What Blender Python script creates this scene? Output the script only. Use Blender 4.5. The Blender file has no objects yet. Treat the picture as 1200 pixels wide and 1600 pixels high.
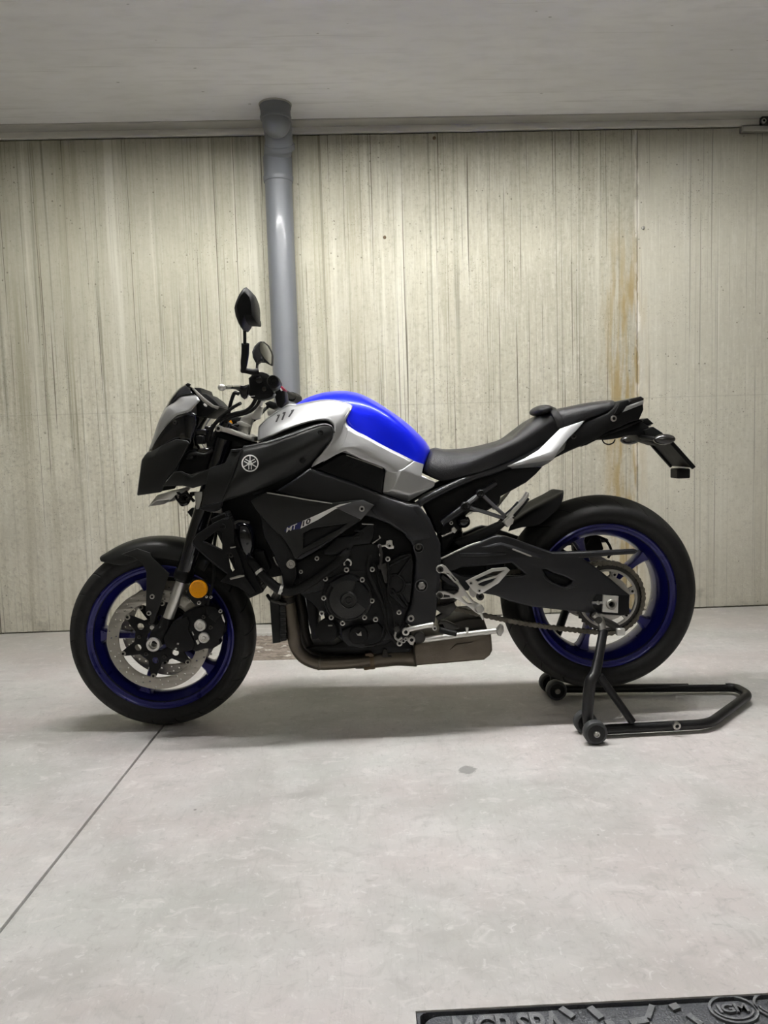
import bpy, bmesh, math, random
import numpy as np
from mathutils import Vector, Matrix
from mathutils.bvhtree import BVHTree

# ------------------------------------------------------------------ camera
CAM = Vector((0.0, -2.4714, 0.8919))
YAW, PITCH, ROLL, FPX = 0.02899, 0.08897, -0.03010, 1200.0
def _axes():
    cy, sy, cp, sp = math.cos(YAW), math.sin(YAW), math.cos(PITCH), math.sin(PITCH)
    f = Vector((sy*cp, cy*cp, -sp)); r = Vector((cy, -sy, 0)); u = r.cross(f)
    c, s = math.cos(ROLL), math.sin(ROLL)
    return c*r + s*u, -s*r + c*u, f
AR, AU, AF = _axes()
scene = bpy.context.scene
COL = scene.collection
camd = bpy.data.cameras.new('camera'); camo = bpy.data.objects.new('camera', camd); COL.objects.link(camo)
camd.sensor_fit = 'HORIZONTAL'; camd.sensor_width = 36.0; camd.lens = 36.0*FPX/1200.0; camd.clip_start = 0.02
camo.matrix_world = Matrix((( AR.x, AU.x, -AF.x, CAM.x), (AR.y, AU.y, -AF.y, CAM.y), (AR.z, AU.z, -AF.z, CAM.z), (0, 0, 0, 1)))
scene.camera = camo
# ------------------------------------------------------------------ world, light, exposure
H_CEIL, Y_WALL = 2.413, 1.3686
vs = scene.view_settings
vs.view_transform = 'Standard'; vs.look = 'None'; vs.gamma = 1.0; vs.exposure = 1.1; vs.use_curve_mapping = False
world = bpy.data.worlds.new('garage_air'); scene.world = world; world.use_nodes = True
world.node_tree.nodes['Background'].inputs[0].default_value = (0.02, 0.02, 0.02, 1)
LAMPS = [  # hooded tube fixtures under the ceiling, all but the first added as unseen fill: x, y, length, strength
    (0.1, -0.16, 2.4, 124.0), (0.3, -3.0, 1.5, 15.0), (-3.8, -1.0, 1.5, 7.0), (4.1, -1.0, 1.5, 7.0)]
scene.cycles.use_denoising = True
scene.cycles.max_bounces = 5; scene.cycles.diffuse_bounces = 3; scene.cycles.glossy_bounces = 3
scene.cycles.use_adaptive_sampling = True; scene.cycles.adaptive_threshold = 0.1; scene.cycles.adaptive_min_samples = 16

# ------------------------------------------------------------------ helpers
CR = dict(A=(200,590,7.5), B=(320,590,7.5), C=(280,760,7.5), D=(360,700,7.5), E=(220,880,8.5714), F=(400,840,8.5714),
          G=(530,780,8.0), H=(440,960,6.0), I=(660,740,6.0), J=(600,860,5.4545), K=(780,780,6.6667), L=(880,860,8.0),
          M=(840,1000,7.0588), N=(1000,1040,6.0), O=(820,600,4.2857), Q=(640,640,5.4545),
          a=(200,580,4.0), b=(330,440,8.0), c=(380,600,3.75), d=(100,830,3.75), e=(390,800,4.8), f=(580,780,4.8), g=(640,600,2.6087), h=(760,760,2.7273))
def cv(k, pts):            # detail-view coordinates -> photo pixels (extra values kept)
    ox, oy, s = CR[k]
    return [(ox+p[0]/s, oy+p[1]/s) + tuple(p[2:]) for p in pts]
def ray(px, py):
    return ((px-600)/FPX*AR + (800-py)/FPX*AU + AF)
def P(px, py, y):          # point of the lengthwise plane y = const seen at a pixel
    d = ray(px, py); return CAM + d*((y-CAM.y)/d.y)
def PZ(px, py, z):         # point of a level plane seen at a pixel
    d = ray(px, py); return CAM + d*((z-CAM.z)/d.z)
def V3(p): return p if isinstance(p, Vector) else P(*p)

def link(name, me, mat=None, par=None, smooth=True, ang=35):
    o = bpy.data.objects.new(name, me); COL.objects.link(o)
    if mat is not None and len(me.materials) == 0: me.materials.append(mat)
    if smooth:
        me.shade_smooth()
        if ang: me.set_sharp_from_angle(angle=math.radians(ang))
    if par is not None:
        o.parent = par
        o.matrix_parent_inverse = Matrix.Translation(-par.location)
    return o
def mk(name, verts, faces, mat, par=None, smooth=True, ang=35, recalc=False):
    me = bpy.data.meshes.new(name); me.from_pydata([tuple(v) for v in verts], [], [tuple(f) for f in faces])
    if recalc:
        bm = bmesh.new(); bm.from_mesh(me); bmesh.ops.recalc_face_normals(bm, faces=bm.faces); bm.to_mesh(me); bm.free()
    me.validate(); me.update()
    return link(name, me, mat, par, smooth, ang)
def thing(name, label, cat, loc=(0, 0, 0)):
    o = bpy.data.objects.new(name, None); COL.objects.link(o); o.location = loc; o.empty_display_size = .1
    o['label'] = label; o['category'] = cat
    return o
def struct(o): o['kind'] = 'structure'; return o
def lab(o, s): o['label'] = s; return o
def addbev(o, w, seg=2, ang=30):
    m = o.modifiers.new('bevel', 'BEVEL'); m.width = w; m.segments = seg; m.limit_method = 'ANGLE'; m.angle_limit = math.radians(ang); m.harden_normals = False
    return o
def mir(o, name=None, par=None):     # the same piece on the other side of the lengthwise middle plane
    me = o.data.copy()
    for v in me.vertices: v.co.y = -v.co.y
    me.flip_normals(); me.update()
    n = bpy.data.objects.new(name or o.name.split('.')[0], me); COL.objects.link(n)
    for m in o.modifiers:
        k = n.modifiers.new(m.name, m.type)
        for a in ('width', 'segments', 'limit_method', 'angle_limit', 'thickness', 'offset', 'levels', 'render_levels'):
            if hasattr(m, a): setattr(k, a, getattr(m, a))
    n.parent = par or o.parent; n.matrix_parent_inverse = o.matrix_parent_inverse.copy()
    if 'label' in o: n['label'] = o['label']
    return n

def crs(pts, n=6, closed=False):     # Catmull-Rom through points (any dimension)
    a = np.array([tuple(p) for p in pts], float); m = len(a); out = []
    if m < 3 and not closed: return [Vector(p) if a.shape[1] == 3 else tuple(p) for p in a]
    rng = range(m) if closed else range(m-1)
    for i in rng:
        p1, p2 = a[i], a[(i+1) % m]
        p0 = a[(i-1) % m] if (closed or i > 0) else 2*p1-p2
        p3 = a[(i+2) % m] if (closed or i+2 < m) else 2*p2-p1
        for k in range(n):
            t = k/n
            out.append(.5*((2*p1)+(-p0+p2)*t+(2*p0-5*p1+4*p2-p3)*t*t+(-p0+3*p1-3*p2+p3)*t**3))
    if not closed: out.append(a[-1])
    return [tuple(p) for p in out]

def flat(name, loops, plane, mat, par=None, thick=.01, bev=.002, res=1, ang=40):
    """outline(s) in 2D (second and later loops are holes) extruded; plane(u,v,w)->Vector with w in 0..thick"""
    cu = bpy.data.curves.new(name, 'CURVE'); cu.dimensions = '2D'; cu.fill_mode = 'BOTH'
    bev = min(bev, thick*.45)
    cu.extrude = thick/2-bev; cu.bevel_depth = bev; cu.bevel_resolution = res; cu.offset = -bev
    for lp in loops:
        sp = cu.splines.new('POLY'); sp.points.add(len(lp)-1)
        for q, p in zip(sp.points, lp): q.co = (p[0], p[1], 0, 1)
        sp.use_cyclic_u = True
    ob = bpy.data.objects.new('tmp', cu)
    me = bpy.data.meshes.new_from_object(ob)
    bpy.data.objects.remove(ob); bpy.data.curves.remove(cu)
    bm = bmesh.new(); bm.from_mesh(me); bmesh.ops.remove_doubles(bm, verts=bm.verts, dist=1e-5)
    for v in bm.verts: v.co = plane(v.co.x, v.co.y, thick/2-v.co.z)
    bmesh.ops.recalc_face_normals(bm, faces=bm.faces); bm.to_mesh(me); bm.free()
    me.name = name; me.materials.clear()
    return link(name, me, mat, par, True, ang)
def plate(name, loops, y0, thick, mat, par=None, bev=.002, sm=0, res=1, ang=40, lean=None):
    """loops of photo pixels on the plane y0, extruded away from the viewer side; lean(x,z)->dy bends the plate"""
    if isinstance(loops[0][0], (int, float)): loops = [loops]
    L2 = []
    for lp in loops:
        q = [P(p[0], p[1], y0) for p in lp]; q = [(v.x, v.z) for v in q]
        if sm: q = crs(q, sm, True)
        L2.append(q)
    ln = lean or (lambda x, z: 0)
    return flat(name, L2, lambda u, v, w: Vector((u, y0+w+ln(u, v), v)), mat, par, thick, bev, res, ang)

def tube(name, pts, r, mat, par=None, seg=12, n=6, smooth=True, caps=True, ry=None):
    pts = [V3(p) for p in pts]
    rs = list(r) if isinstance(r, (list, tuple)) else [r]*len(pts)
    if smooth and len(pts) > 2:
        q = crs([tuple(p)+(k,) for p, k in zip(pts, rs)], n); pts = [Vector(p[:3]) for p in q]; rs = [p[3] for p in q]
    V = []; F = []; t0 = None; up = None
    for i, p in enumerate(pts):
        t = (pts[min(i+1, len(pts)-1)]-pts[max(i-1, 0)]).normalized()
        if up is None:
            up = Vector((0, 1, 0)) if abs(t.y) < .9 else Vector((0, 0, 1))
        up = (up-t*up.dot(t)).normalized(); s = t.cross(up)
        for k in range(seg):
            a = 2*math.pi*k/seg
            V.append(p+(up*math.cos(a)*(ry or 1)+s*math.sin(a))*rs[i])
    for i in range(len(pts)-1):
        for k in range(seg):
            k2 = (k+1) % seg
            F.append((i*seg+k, i*seg+k2, (i+1)*seg+k2, (i+1)*seg+k))
    if caps: F += [tuple(range(seg))[::-1], tuple(range((len(pts)-1)*seg, len(pts)*seg))]
    return mk(name, V, F, mat, par, True, 50, recalc=True)
def lathe(name, c, axis, prof, mat, par=None, seg=32, closed=False, ang=40):
    """prof: (radius, height along axis); open profiles with r=0 ends close themselves"""
    a = Vector(axis).normalized(); u = a.orthogonal().normalized()
    if abs(a.y) > .99: u = Vector((1, 0, 0))
    v = a.cross(u); c = Vector(c); V = []; F = []; n = len(prof)
    for k in range(seg):
        t = 2*math.pi*k/seg; d = u*math.cos(t)+v*math.sin(t)
        for r, h in prof: V.append(c+d*r+a*h)
    for k in range(seg):
        k2 = (k+1) % seg
        for i in range(n if closed else n-1):
            j = (i+1) % n
            F.append((k*n+i, k*n+j, k2*n+j, k2*n+i))
    me = bpy.data.meshes.new(name); me.from_pydata([tuple(x) for x in V], [], F)
    bm = bmesh.new(); bm.from_mesh(me); bmesh.ops.remove_doubles(bm, verts=bm.verts, dist=1e-6)
    bmesh.ops.recalc_face_normals(bm, faces=bm.faces); bm.to_mesh(me); bm.free()
    return link(name, me, mat, par, True, ang)
def ball(name, c, rx, ry, rz, mat, par=None, seg=16, rot=None):
    me = bpy.data.meshes.new(name); bm = bmesh.new()
    bmesh.ops.create_uvsphere(bm, u_segments=seg, v_segments=seg//2+2, radius=1)
    R = rot or Matrix.Identity(3)
    for v in bm.verts: v.co = Vector(c)+R @ Vector((v.co.x*rx, v.co.y*ry, v.co.z*rz))
    bm.to_mesh(me); bm.free()
    return link(name, me, mat, par, True, None)
def box(name, lo, hi, mat, par=None, bev=0.0, seg=2):
    x0, y0, z0 = lo; x1, y1, z1 = hi
    o = mk(name, [(x0,y0,z0),(x1,y0,z0),(x1,y1,z0),(x0,y1,z0),(x0,y0,z1),(x1,y0,z1),(x1,y1,z1),(x0,y1,z1)],
           [(0,3,2,1),(4,5,6,7),(0,1,5,4),(1,2,6,5),(2,3,7,6),(3,0,4,7)], mat, par, True, 30)
    if bev: addbev(o, bev, seg)
    return o
def join(name, objs, mat, par=None, ang=40):      # several temporary meshes into one part
    bm = bmesh.new()
    for o in objs:
        bm.from_mesh(o.data)
    me = bpy.data.meshes.new(name); bm.to_mesh(me); bm.free()
    for o in objs: bpy.data.objects.remove(o)
    return link(name, me, mat, par, True, ang)
_bolts = {}
def bolt(c, r, mat, par, name='bolt', h=.5, axis=(0, -1, 0), hole=.5):
    """round cap bolt with a socket, shared mesh"""
    key = (round(r, 5), mat.name, tuple(axis), h, hole)
    if key not in _bolts:
        o = lathe(name, (0, 0, 0), axis, [(0, -r*.5), (r, -r*.5), (r, r*h*.75), (r*.82, r*h), (r*hole, r*h), (r*hole*.9, r*h*.35), (0, r*h*.35)], mat, None, 14)
        me_ = o.data; me_.materials.append(M_DEEP)
        for f in me_.polygons:
            c_ = sum((me_.vertices[i].co for i in f.vertices), Vector())/len(f.vertices); a_ = Vector(axis).normalized()
            if (c_-a_*c_.dot(a_)).length < r*hole*.99 and c_.dot(a_) > 0: f.material_index = 1  # socket bottoms coloured black, painting in the shade of the hole
        _bolts[key] = me_; bpy.data.objects.remove(o)
    o = bpy.data.objects.new(name, _bolts[key]); COL.objects.link(o); o.parent = par
    o.matrix_parent_inverse = Matrix.Translation(-par.location)
    o.location = V3(c)
    return o

def catgrid(G, nu, nv):
    A = np.array([[tuple(V3(p)) for p in row] for row in G], float)
    B = np.array([crs(r, nv) if len(r) > 2 else [tuple(r[0]+(r[1]-r[0])*k/nv) for k in range(nv+1)] for r in A])
    C = []
    for j in range(B.shape[1]):
        c = B[:, j]
        C.append(crs(c, nu) if len(c) > 2 else [tuple(c[0]+(c[1]-c[0])*k/nu) for k in range(nu+1)])
    return np.transpose(np.array(C), (1, 0, 2))
def patch(name, G, mat, par=None, thick=.006, nu=5, nv=4, both=False, ang=60, out=(0, -1, 0)):
    """curved panel through a grid of (px, py, y) points; both=True adds the mirrored half to the same mesh"""
    A = catgrid(G, nu, nv); m, n = A.shape[:2]
    V = [tuple(p) for p in A.reshape(-1, 3)]
    F = [(i*n+j, i*n+j+1, (i+1)*n+j+1, (i+1)*n+j) for i in range(m-1) for j in range(n-1)]
    if both:
        k = len(V); V += [(x, -y, z) for x, y, z in V]; F += [tuple(k+i for i in reversed(f)) for f in F]
    me = bpy.data.meshes.new(name); me.from_pydata(V, [], F)
    bm = bmesh.new(); bm.from_mesh(me); bmesh.ops.remove_doubles(bm, verts=bm.verts, dist=1e-4)
    nn = Vector((0, 0, 0))
    bm.normal_update()
    for f in bm.faces:
        if f.calc_center_median().y < 0.001: nn += f.normal*f.calc_area()
    if nn.dot(Vector(out)) < 0: bmesh.ops.reverse_faces(bm, faces=bm.faces)
    bm.to_mesh(me); bm.free()
    o = link(name, me, mat, par, True, ang)
    if thick:
        s = o.modifiers.new('solid', 'SOLIDIFY'); s.thickness = thick; s.offset = -1
    return o
def facet(name, VV, FF, mat, par=None, thick=.006, both=False, bev=.002, seg=2, out=(0, -1, 0)):
    """angular panel: named corner points (px, py, y) and faces; both=True adds the mirrored half"""
    ks = list(VV); idx = {k: i for i, k in enumerate(ks)}
    V = [tuple(V3(VV[k])) for k in ks]; F = [tuple(idx[k] for k in (f.split() if isinstance(f, str) else f)) for f in FF]
    if both:
        n = len(V); V += [(x, -y, z) for x, y, z in V]; F += [tuple(n+i for i in reversed(f)) for f in F]
    me = bpy.data.meshes.new(name); me.from_pydata(V, [], F)
    bm = bmesh.new(); bm.from_mesh(me); bmesh.ops.remove_doubles(bm, verts=bm.verts, dist=1e-4)
    bmesh.ops.recalc_face_normals(bm, faces=bm.faces); bm.normal_update()
    nn = Vector((0, 0, 0))
    for f in bm.faces:
        if f.calc_center_median().y < 0.001: nn += f.normal*f.calc_area()
    if nn.dot(Vector(out)) < 0: bmesh.ops.reverse_faces(bm, faces=bm.faces)
    bm.to_mesh(me); bm.free()
    o = link(name, me, mat, par, True, 25)
    if thick:
        s = o.modifiers.new('solid', 'SOLIDIFY'); s.thickness = thick; s.offset = -1
    if bev: addbev(o, bev, seg, 20)
    return o

_dg = None
def decal(name, loops_list, target, mat, par, lift=.0012, sub=0.006):
    """flat print laid on the surface of a part: each outline is pressed onto it"""
    me = bpy.data.meshes.new(name); bm = bmesh.new()
    tb = bmesh.new(); tb.from_mesh(target.data)
    bmesh.ops.triangulate(tb, faces=tb.faces); tb.normal_update(); tree = BVHTree.FromBMesh(tb)
    for lp in loops_list:
        vs_ = []
        for p in lp:
            d = ray(p[0], p[1]).normalized()
            hit, nrm, _, dist = tree.ray_cast(CAM, d)
            if hit is None:
                hit, nrm, _, dist = tree.find_nearest(CAM + d*2.3)
            if nrm.dot(d) > 0: nrm = -nrm
            vs_.append(bm.verts.new(hit + nrm*lift))
        f = bm.faces.new(vs_)
    bmesh.ops.triangulate(bm, faces=[f for f in bm.faces if len(f.verts) > 4])
    bm.normal_update()
    for f in list(bm.faces):
        if f.normal.dot(CAM-f.calc_center_median()) < 0: f.normal_flip()
    tb.free(); bm.to_mesh(me); bm.free()
    return link(name, me, mat, par, False)
def textpolys(s, size=1.0, shear=0.0, spacing=1.0, bold=0.0):
    cu = bpy.data.curves.new('t', 'FONT'); cu.body = s; cu.size = size; cu.shear = shear; cu.space_character = spacing; cu.offset = bold
    cu.resolution_u = 3
    ob = bpy.data.objects.new('t', cu); me = bpy.data.meshes.new_from_object(ob)
    polys = [[tuple(me.vertices[i].co[:2]) for i in p.vertices] for p in me.polygons]
    bpy.data.objects.remove(ob); bpy.data.curves.remove(cu); bpy.data.meshes.remove(me)
    return polys
# ------------------------------------------------------------------ materials
def newmat(name):
    m = bpy.data.materials.new(name); m.use_nodes = True
    nt = m.node_tree; b = nt.nodes['Principled BSDF']
    return m, nt, b
def N(nt, t, **kw):
    n = nt.nodes.new(t)
    for k, v in kw.items():
        if k in n.inputs.keys() if isinstance(k, str) else False: n.inputs[k].default_value = v
        else: setattr(n, k, v)
    return n
def S(name, col, rough=.5, metal=0.0, var=.15, scale=30.0, bump=0.0, coat=0.0, spec=.5, rvar=.08):
    """plain coloured material with slight procedural mottling in colour and gloss"""
    m, nt, b = newmat(name); L = nt.links
    tc = N(nt, 'ShaderNodeTexCoord'); no = N(nt, 'ShaderNodeTexNoise'); no.inputs['Scale'].default_value = scale; no.inputs['Detail'].default_value = 2
    L.new(tc.outputs['Object'], no.inputs['Vector'])
    mx = N(nt, 'ShaderNodeMix', data_type='RGBA'); L.new(no.outputs['Fac'], mx.inputs['Factor'])
    mx.inputs[6].default_value = tuple(max(0, c*(1-var)) for c in col)+(1,); mx.inputs[7].default_value = tuple(min(1, c*(1+var)) for c in col)+(1,)
    L.new(mx.outputs[2], b.inputs['Base Color'])
    mr = N(nt, 'ShaderNodeMapRange'); mr.inputs['To Min'].default_value = max(.02, rough-rvar); mr.inputs['To Max'].default_value = min(1, rough+rvar)
    L.new(no.outputs['Fac'], mr.inputs['Value']); L.new(mr.outputs['Result'], b.inputs['Roughness'])
    b.inputs['Metallic'].default_value = metal; b.inputs['Coat Weight'].default_value = coat; b.inputs['Coat Roughness'].default_value = .08
    b.inputs['Specular IOR Level'].default_value = spec
    if bump:
        bp = N(nt, 'ShaderNodeBump'); bp.inputs['Strength'].default_value = bump; bp.inputs['Distance'].default_value = .002
        n2 = N(nt, 'ShaderNodeTexNoise'); n2.inputs['Scale'].default_value = scale*12; n2.inputs['Detail'].default_value = 1; L.new(tc.outputs['Object'], n2.inputs['Vector'])
        L.new(n2.outputs['Fac'], bp.inputs['Height']); L.new(bp.outputs['Normal'], b.inputs['Normal'])
    return m
M_BLK = S('matte_black_plastic', (.005, .0052, .0055), .55, bump=.15, spec=.22)
M_CHAR = S('charcoal_plastic', (.011, .0115, .011), .42, bump=.1, spec=.35)
M_FRAME = S('dark_satin_frame', (.011, .0115, .0145), .38, coat=.1, spec=.4)
M_GLOSS = S('gloss_black', (.004, .0045, .008), .12, coat=.6)
M_DEEP = S('dark_engine_black', (.003, .0032, .004), .5, spec=.25)
M_ENG = S('engine_case_black', (.006, .0065, .0075), .42, bump=.2, spec=.3)
M_RUB = S('black_rubber', (.006, .006, .006), .62, bump=.25, spec=.25)
M_SIL = S('silver_paint', (.50, .505, .51), .40, metal=.8, var=.03, coat=.1, scale=400)
M_BLUE = S('blue_paint', (.002, .014, .90), .32, metal=.35, var=.04, coat=.2, scale=400, spec=.3)
M_RIM = S('blue_rim_paint', (.003, .0035, .12), .30, metal=.35, var=.08, coat=.4)
M_STEEL = S('steel', (.42, .41, .39), .30, metal=1.0, var=.1)
M_BRIGHT = S('bright_alloy', (.66, .65, .62), .34, metal=.85, var=.08)
M_DISC = S('brake_disc_steel', (.33, .315, .28), .38, metal=.9, var=.12, scale=60)
M_ALU = S('cast_aluminium', (.45, .44, .41), .42, metal=.8, var=.12, bump=.2)
M_DSTEEL = S('dark_steel', (.06, .058, .055), .42, metal=.8, var=.2)
M_CHAIN = S('chain_steel', (.14, .128, .105), .46, metal=.8, var=.35, scale=120)
M_EXH = S('heat_stained_exhaust', (.14, .118, .092), .42, metal=.75, var=.35, scale=18, bump=.15)
M_EXHD = S('sooty_exhaust', (.035, .031, .027), .5, metal=.6, var=.3, scale=18)
M_RUST = S('rusty_clamp', (.16, .115, .07), .6, metal=.5, var=.45, scale=60, bump=.4)
M_ORANGE = S('orange_reflector', (.86, .34, .003), .3, var=.08, coat=.1, scale=200, spec=.25)
M_SEAT = S('seat_vinyl', (.010, .010, .012), .40, bump=.6, scale=60, spec=.4)
M_SEAT2 = S('seat_vinyl_smooth', (.013, .013, .015), .36, bump=.5, scale=60, spec=.4)
M_WHITE = S('white_print', (.86, .85, .82), .4, var=.03)
M_BLACKP = S('black_print', (.01, .01, .012), .4, var=.05)
M_BLUEP = S('blue_print', (.01, .012, .10), .4, var=.05)
M_RED = S('red_print', (.42, .03, .05), .4, var=.05)
M_PIPE = S('grey_pvc', (.165, .174, .19), .45, var=.06, scale=6, coat=.15)
M_STAND = S('black_powder_coat', (.007, .007, .008), .36, bump=.2, spec=.35)
M_IRON = S('cast_iron', (.085, .09, .10), .55, metal=.3, var=.25, scale=25, bump=.8)
M_IRONL = S('worn_cast_iron', (.16, .165, .175), .5, metal=.3, var=.3, scale=40, bump=.5)
M_GLASS = S('mirror_glass', (.8, .81, .8), .03, metal=1.0, var=.01, rvar=.0)
M_LENS = S('clear_lens', (.55, .55, .55), .08, var=.02)
M_SMOKE = S('smoked_lens', (.02, .018, .018), .1, coat=.5)
M_FIXT = S('fixture_enamel', (.75, .75, .74), .4, var=.02)
M_GREYW = S('caster_grey', (.045, .047, .05), .5, var=.15)

M_SATIN = S('grey_satin_edge', (.10, .10, .105), .38, metal=.5, var=.08)
M_CASE = S('charcoal_engine_cover', (.020, .020, .0195), .45, bump=.2, spec=.4)
# ------------------------------------------------------------------ room materials
class G:
    """tiny node-graph builder"""
    def __init__(s, name): s.m, s.nt, s.b = newmat(name); s.L = s.nt.links; s.tc = N(s.nt, 'ShaderNodeTexCoord').outputs['Object']
    def inp(s, sock, v):
        if hasattr(v, 'is_output'): s.L.new(v, sock)
        else: sock.default_value = v
    def math(s, op, a, b=0.0, clamp=False):
        n = N(s.nt, 'ShaderNodeMath', operation=op); n.use_clamp = clamp; s.inp(n.inputs[0], a); s.inp(n.inputs[1], b); return n.outputs[0]
    def scale(s, v, loc=(0, 0, 0)):
        n = N(s.nt, 'ShaderNodeMapping'); s.L.new(s.tc, n.inputs['Vector']); n.inputs['Scale'].default_value = v; n.inputs['Location'].default_value = loc; return n.outputs[0]
    def noise(s, vec, sc=1.0, det=4.0, rough=.55, dist=0.0):
        n = N(s.nt, 'ShaderNodeTexNoise'); s.L.new(vec, n.inputs['Vector']); n.inputs['Scale'].default_value = sc; n.inputs['Detail'].default_value = min(det, 3.5)
        n.inputs['Roughness'].default_value = rough; n.inputs['Distortion'].default_value = dist; return n.outputs['Fac']
    def voro(s, vec, sc): n = N(s.nt, 'ShaderNodeTexVoronoi'); s.L.new(vec, n.inputs['Vector']); n.inputs['Scale'].default_value = sc; return n.outputs['Distance']
    def ramp(s, f, a, b, lo=0.0, hi=1.0):
        n = N(s.nt, 'ShaderNodeMapRange'); n.interpolation_type = 'SMOOTHSTEP'; s.inp(n.inputs['Value'], f)
        for k, v in zip(('From Min', 'From Max', 'To Min', 'To Max'), (a, b, lo, hi)): n.inputs[k].default_value = v
        return n.outputs[0]
    def mix(s, f, a, b, mode='MIX'):
        n = N(s.nt, 'ShaderNodeMix', data_type='RGBA', blend_type=mode); s.inp(n.inputs['Factor'], f)
        s.inp(n.inputs[6], a if hasattr(a, 'is_output') else tuple(a)+(1,)); s.inp(n.inputs[7], b if hasattr(b, 'is_output') else tuple(b)+(1,)); return n.outputs[2]
    def xyz(s): n = N(s.nt, 'ShaderNodeSeparateXYZ'); s.L.new(s.tc, n.inputs[0]); return n.outputs
    def band(s, v, c, w):   # 1 inside |v-c|<w, soft
        d = s.math('ABSOLUTE', s.math('SUBTRACT', v, c)); return s.ramp(d, w, w*.2)
    def bump(s, h, st, dist=.004):
        n = N(s.nt, 'ShaderNodeBump'); n.inputs['Strength'].default_value = st; n.inputs['Distance'].default_value = dist; s.L.new(h, n.inputs['Height']); s.L.new(n.outputs[0], s.b.inputs['Normal'])
    def done(s, col, rough): s.inp(s.b.inputs['Base Color'], col); s.inp(s.b.inputs['Roughness'], rough); return s.m

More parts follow.
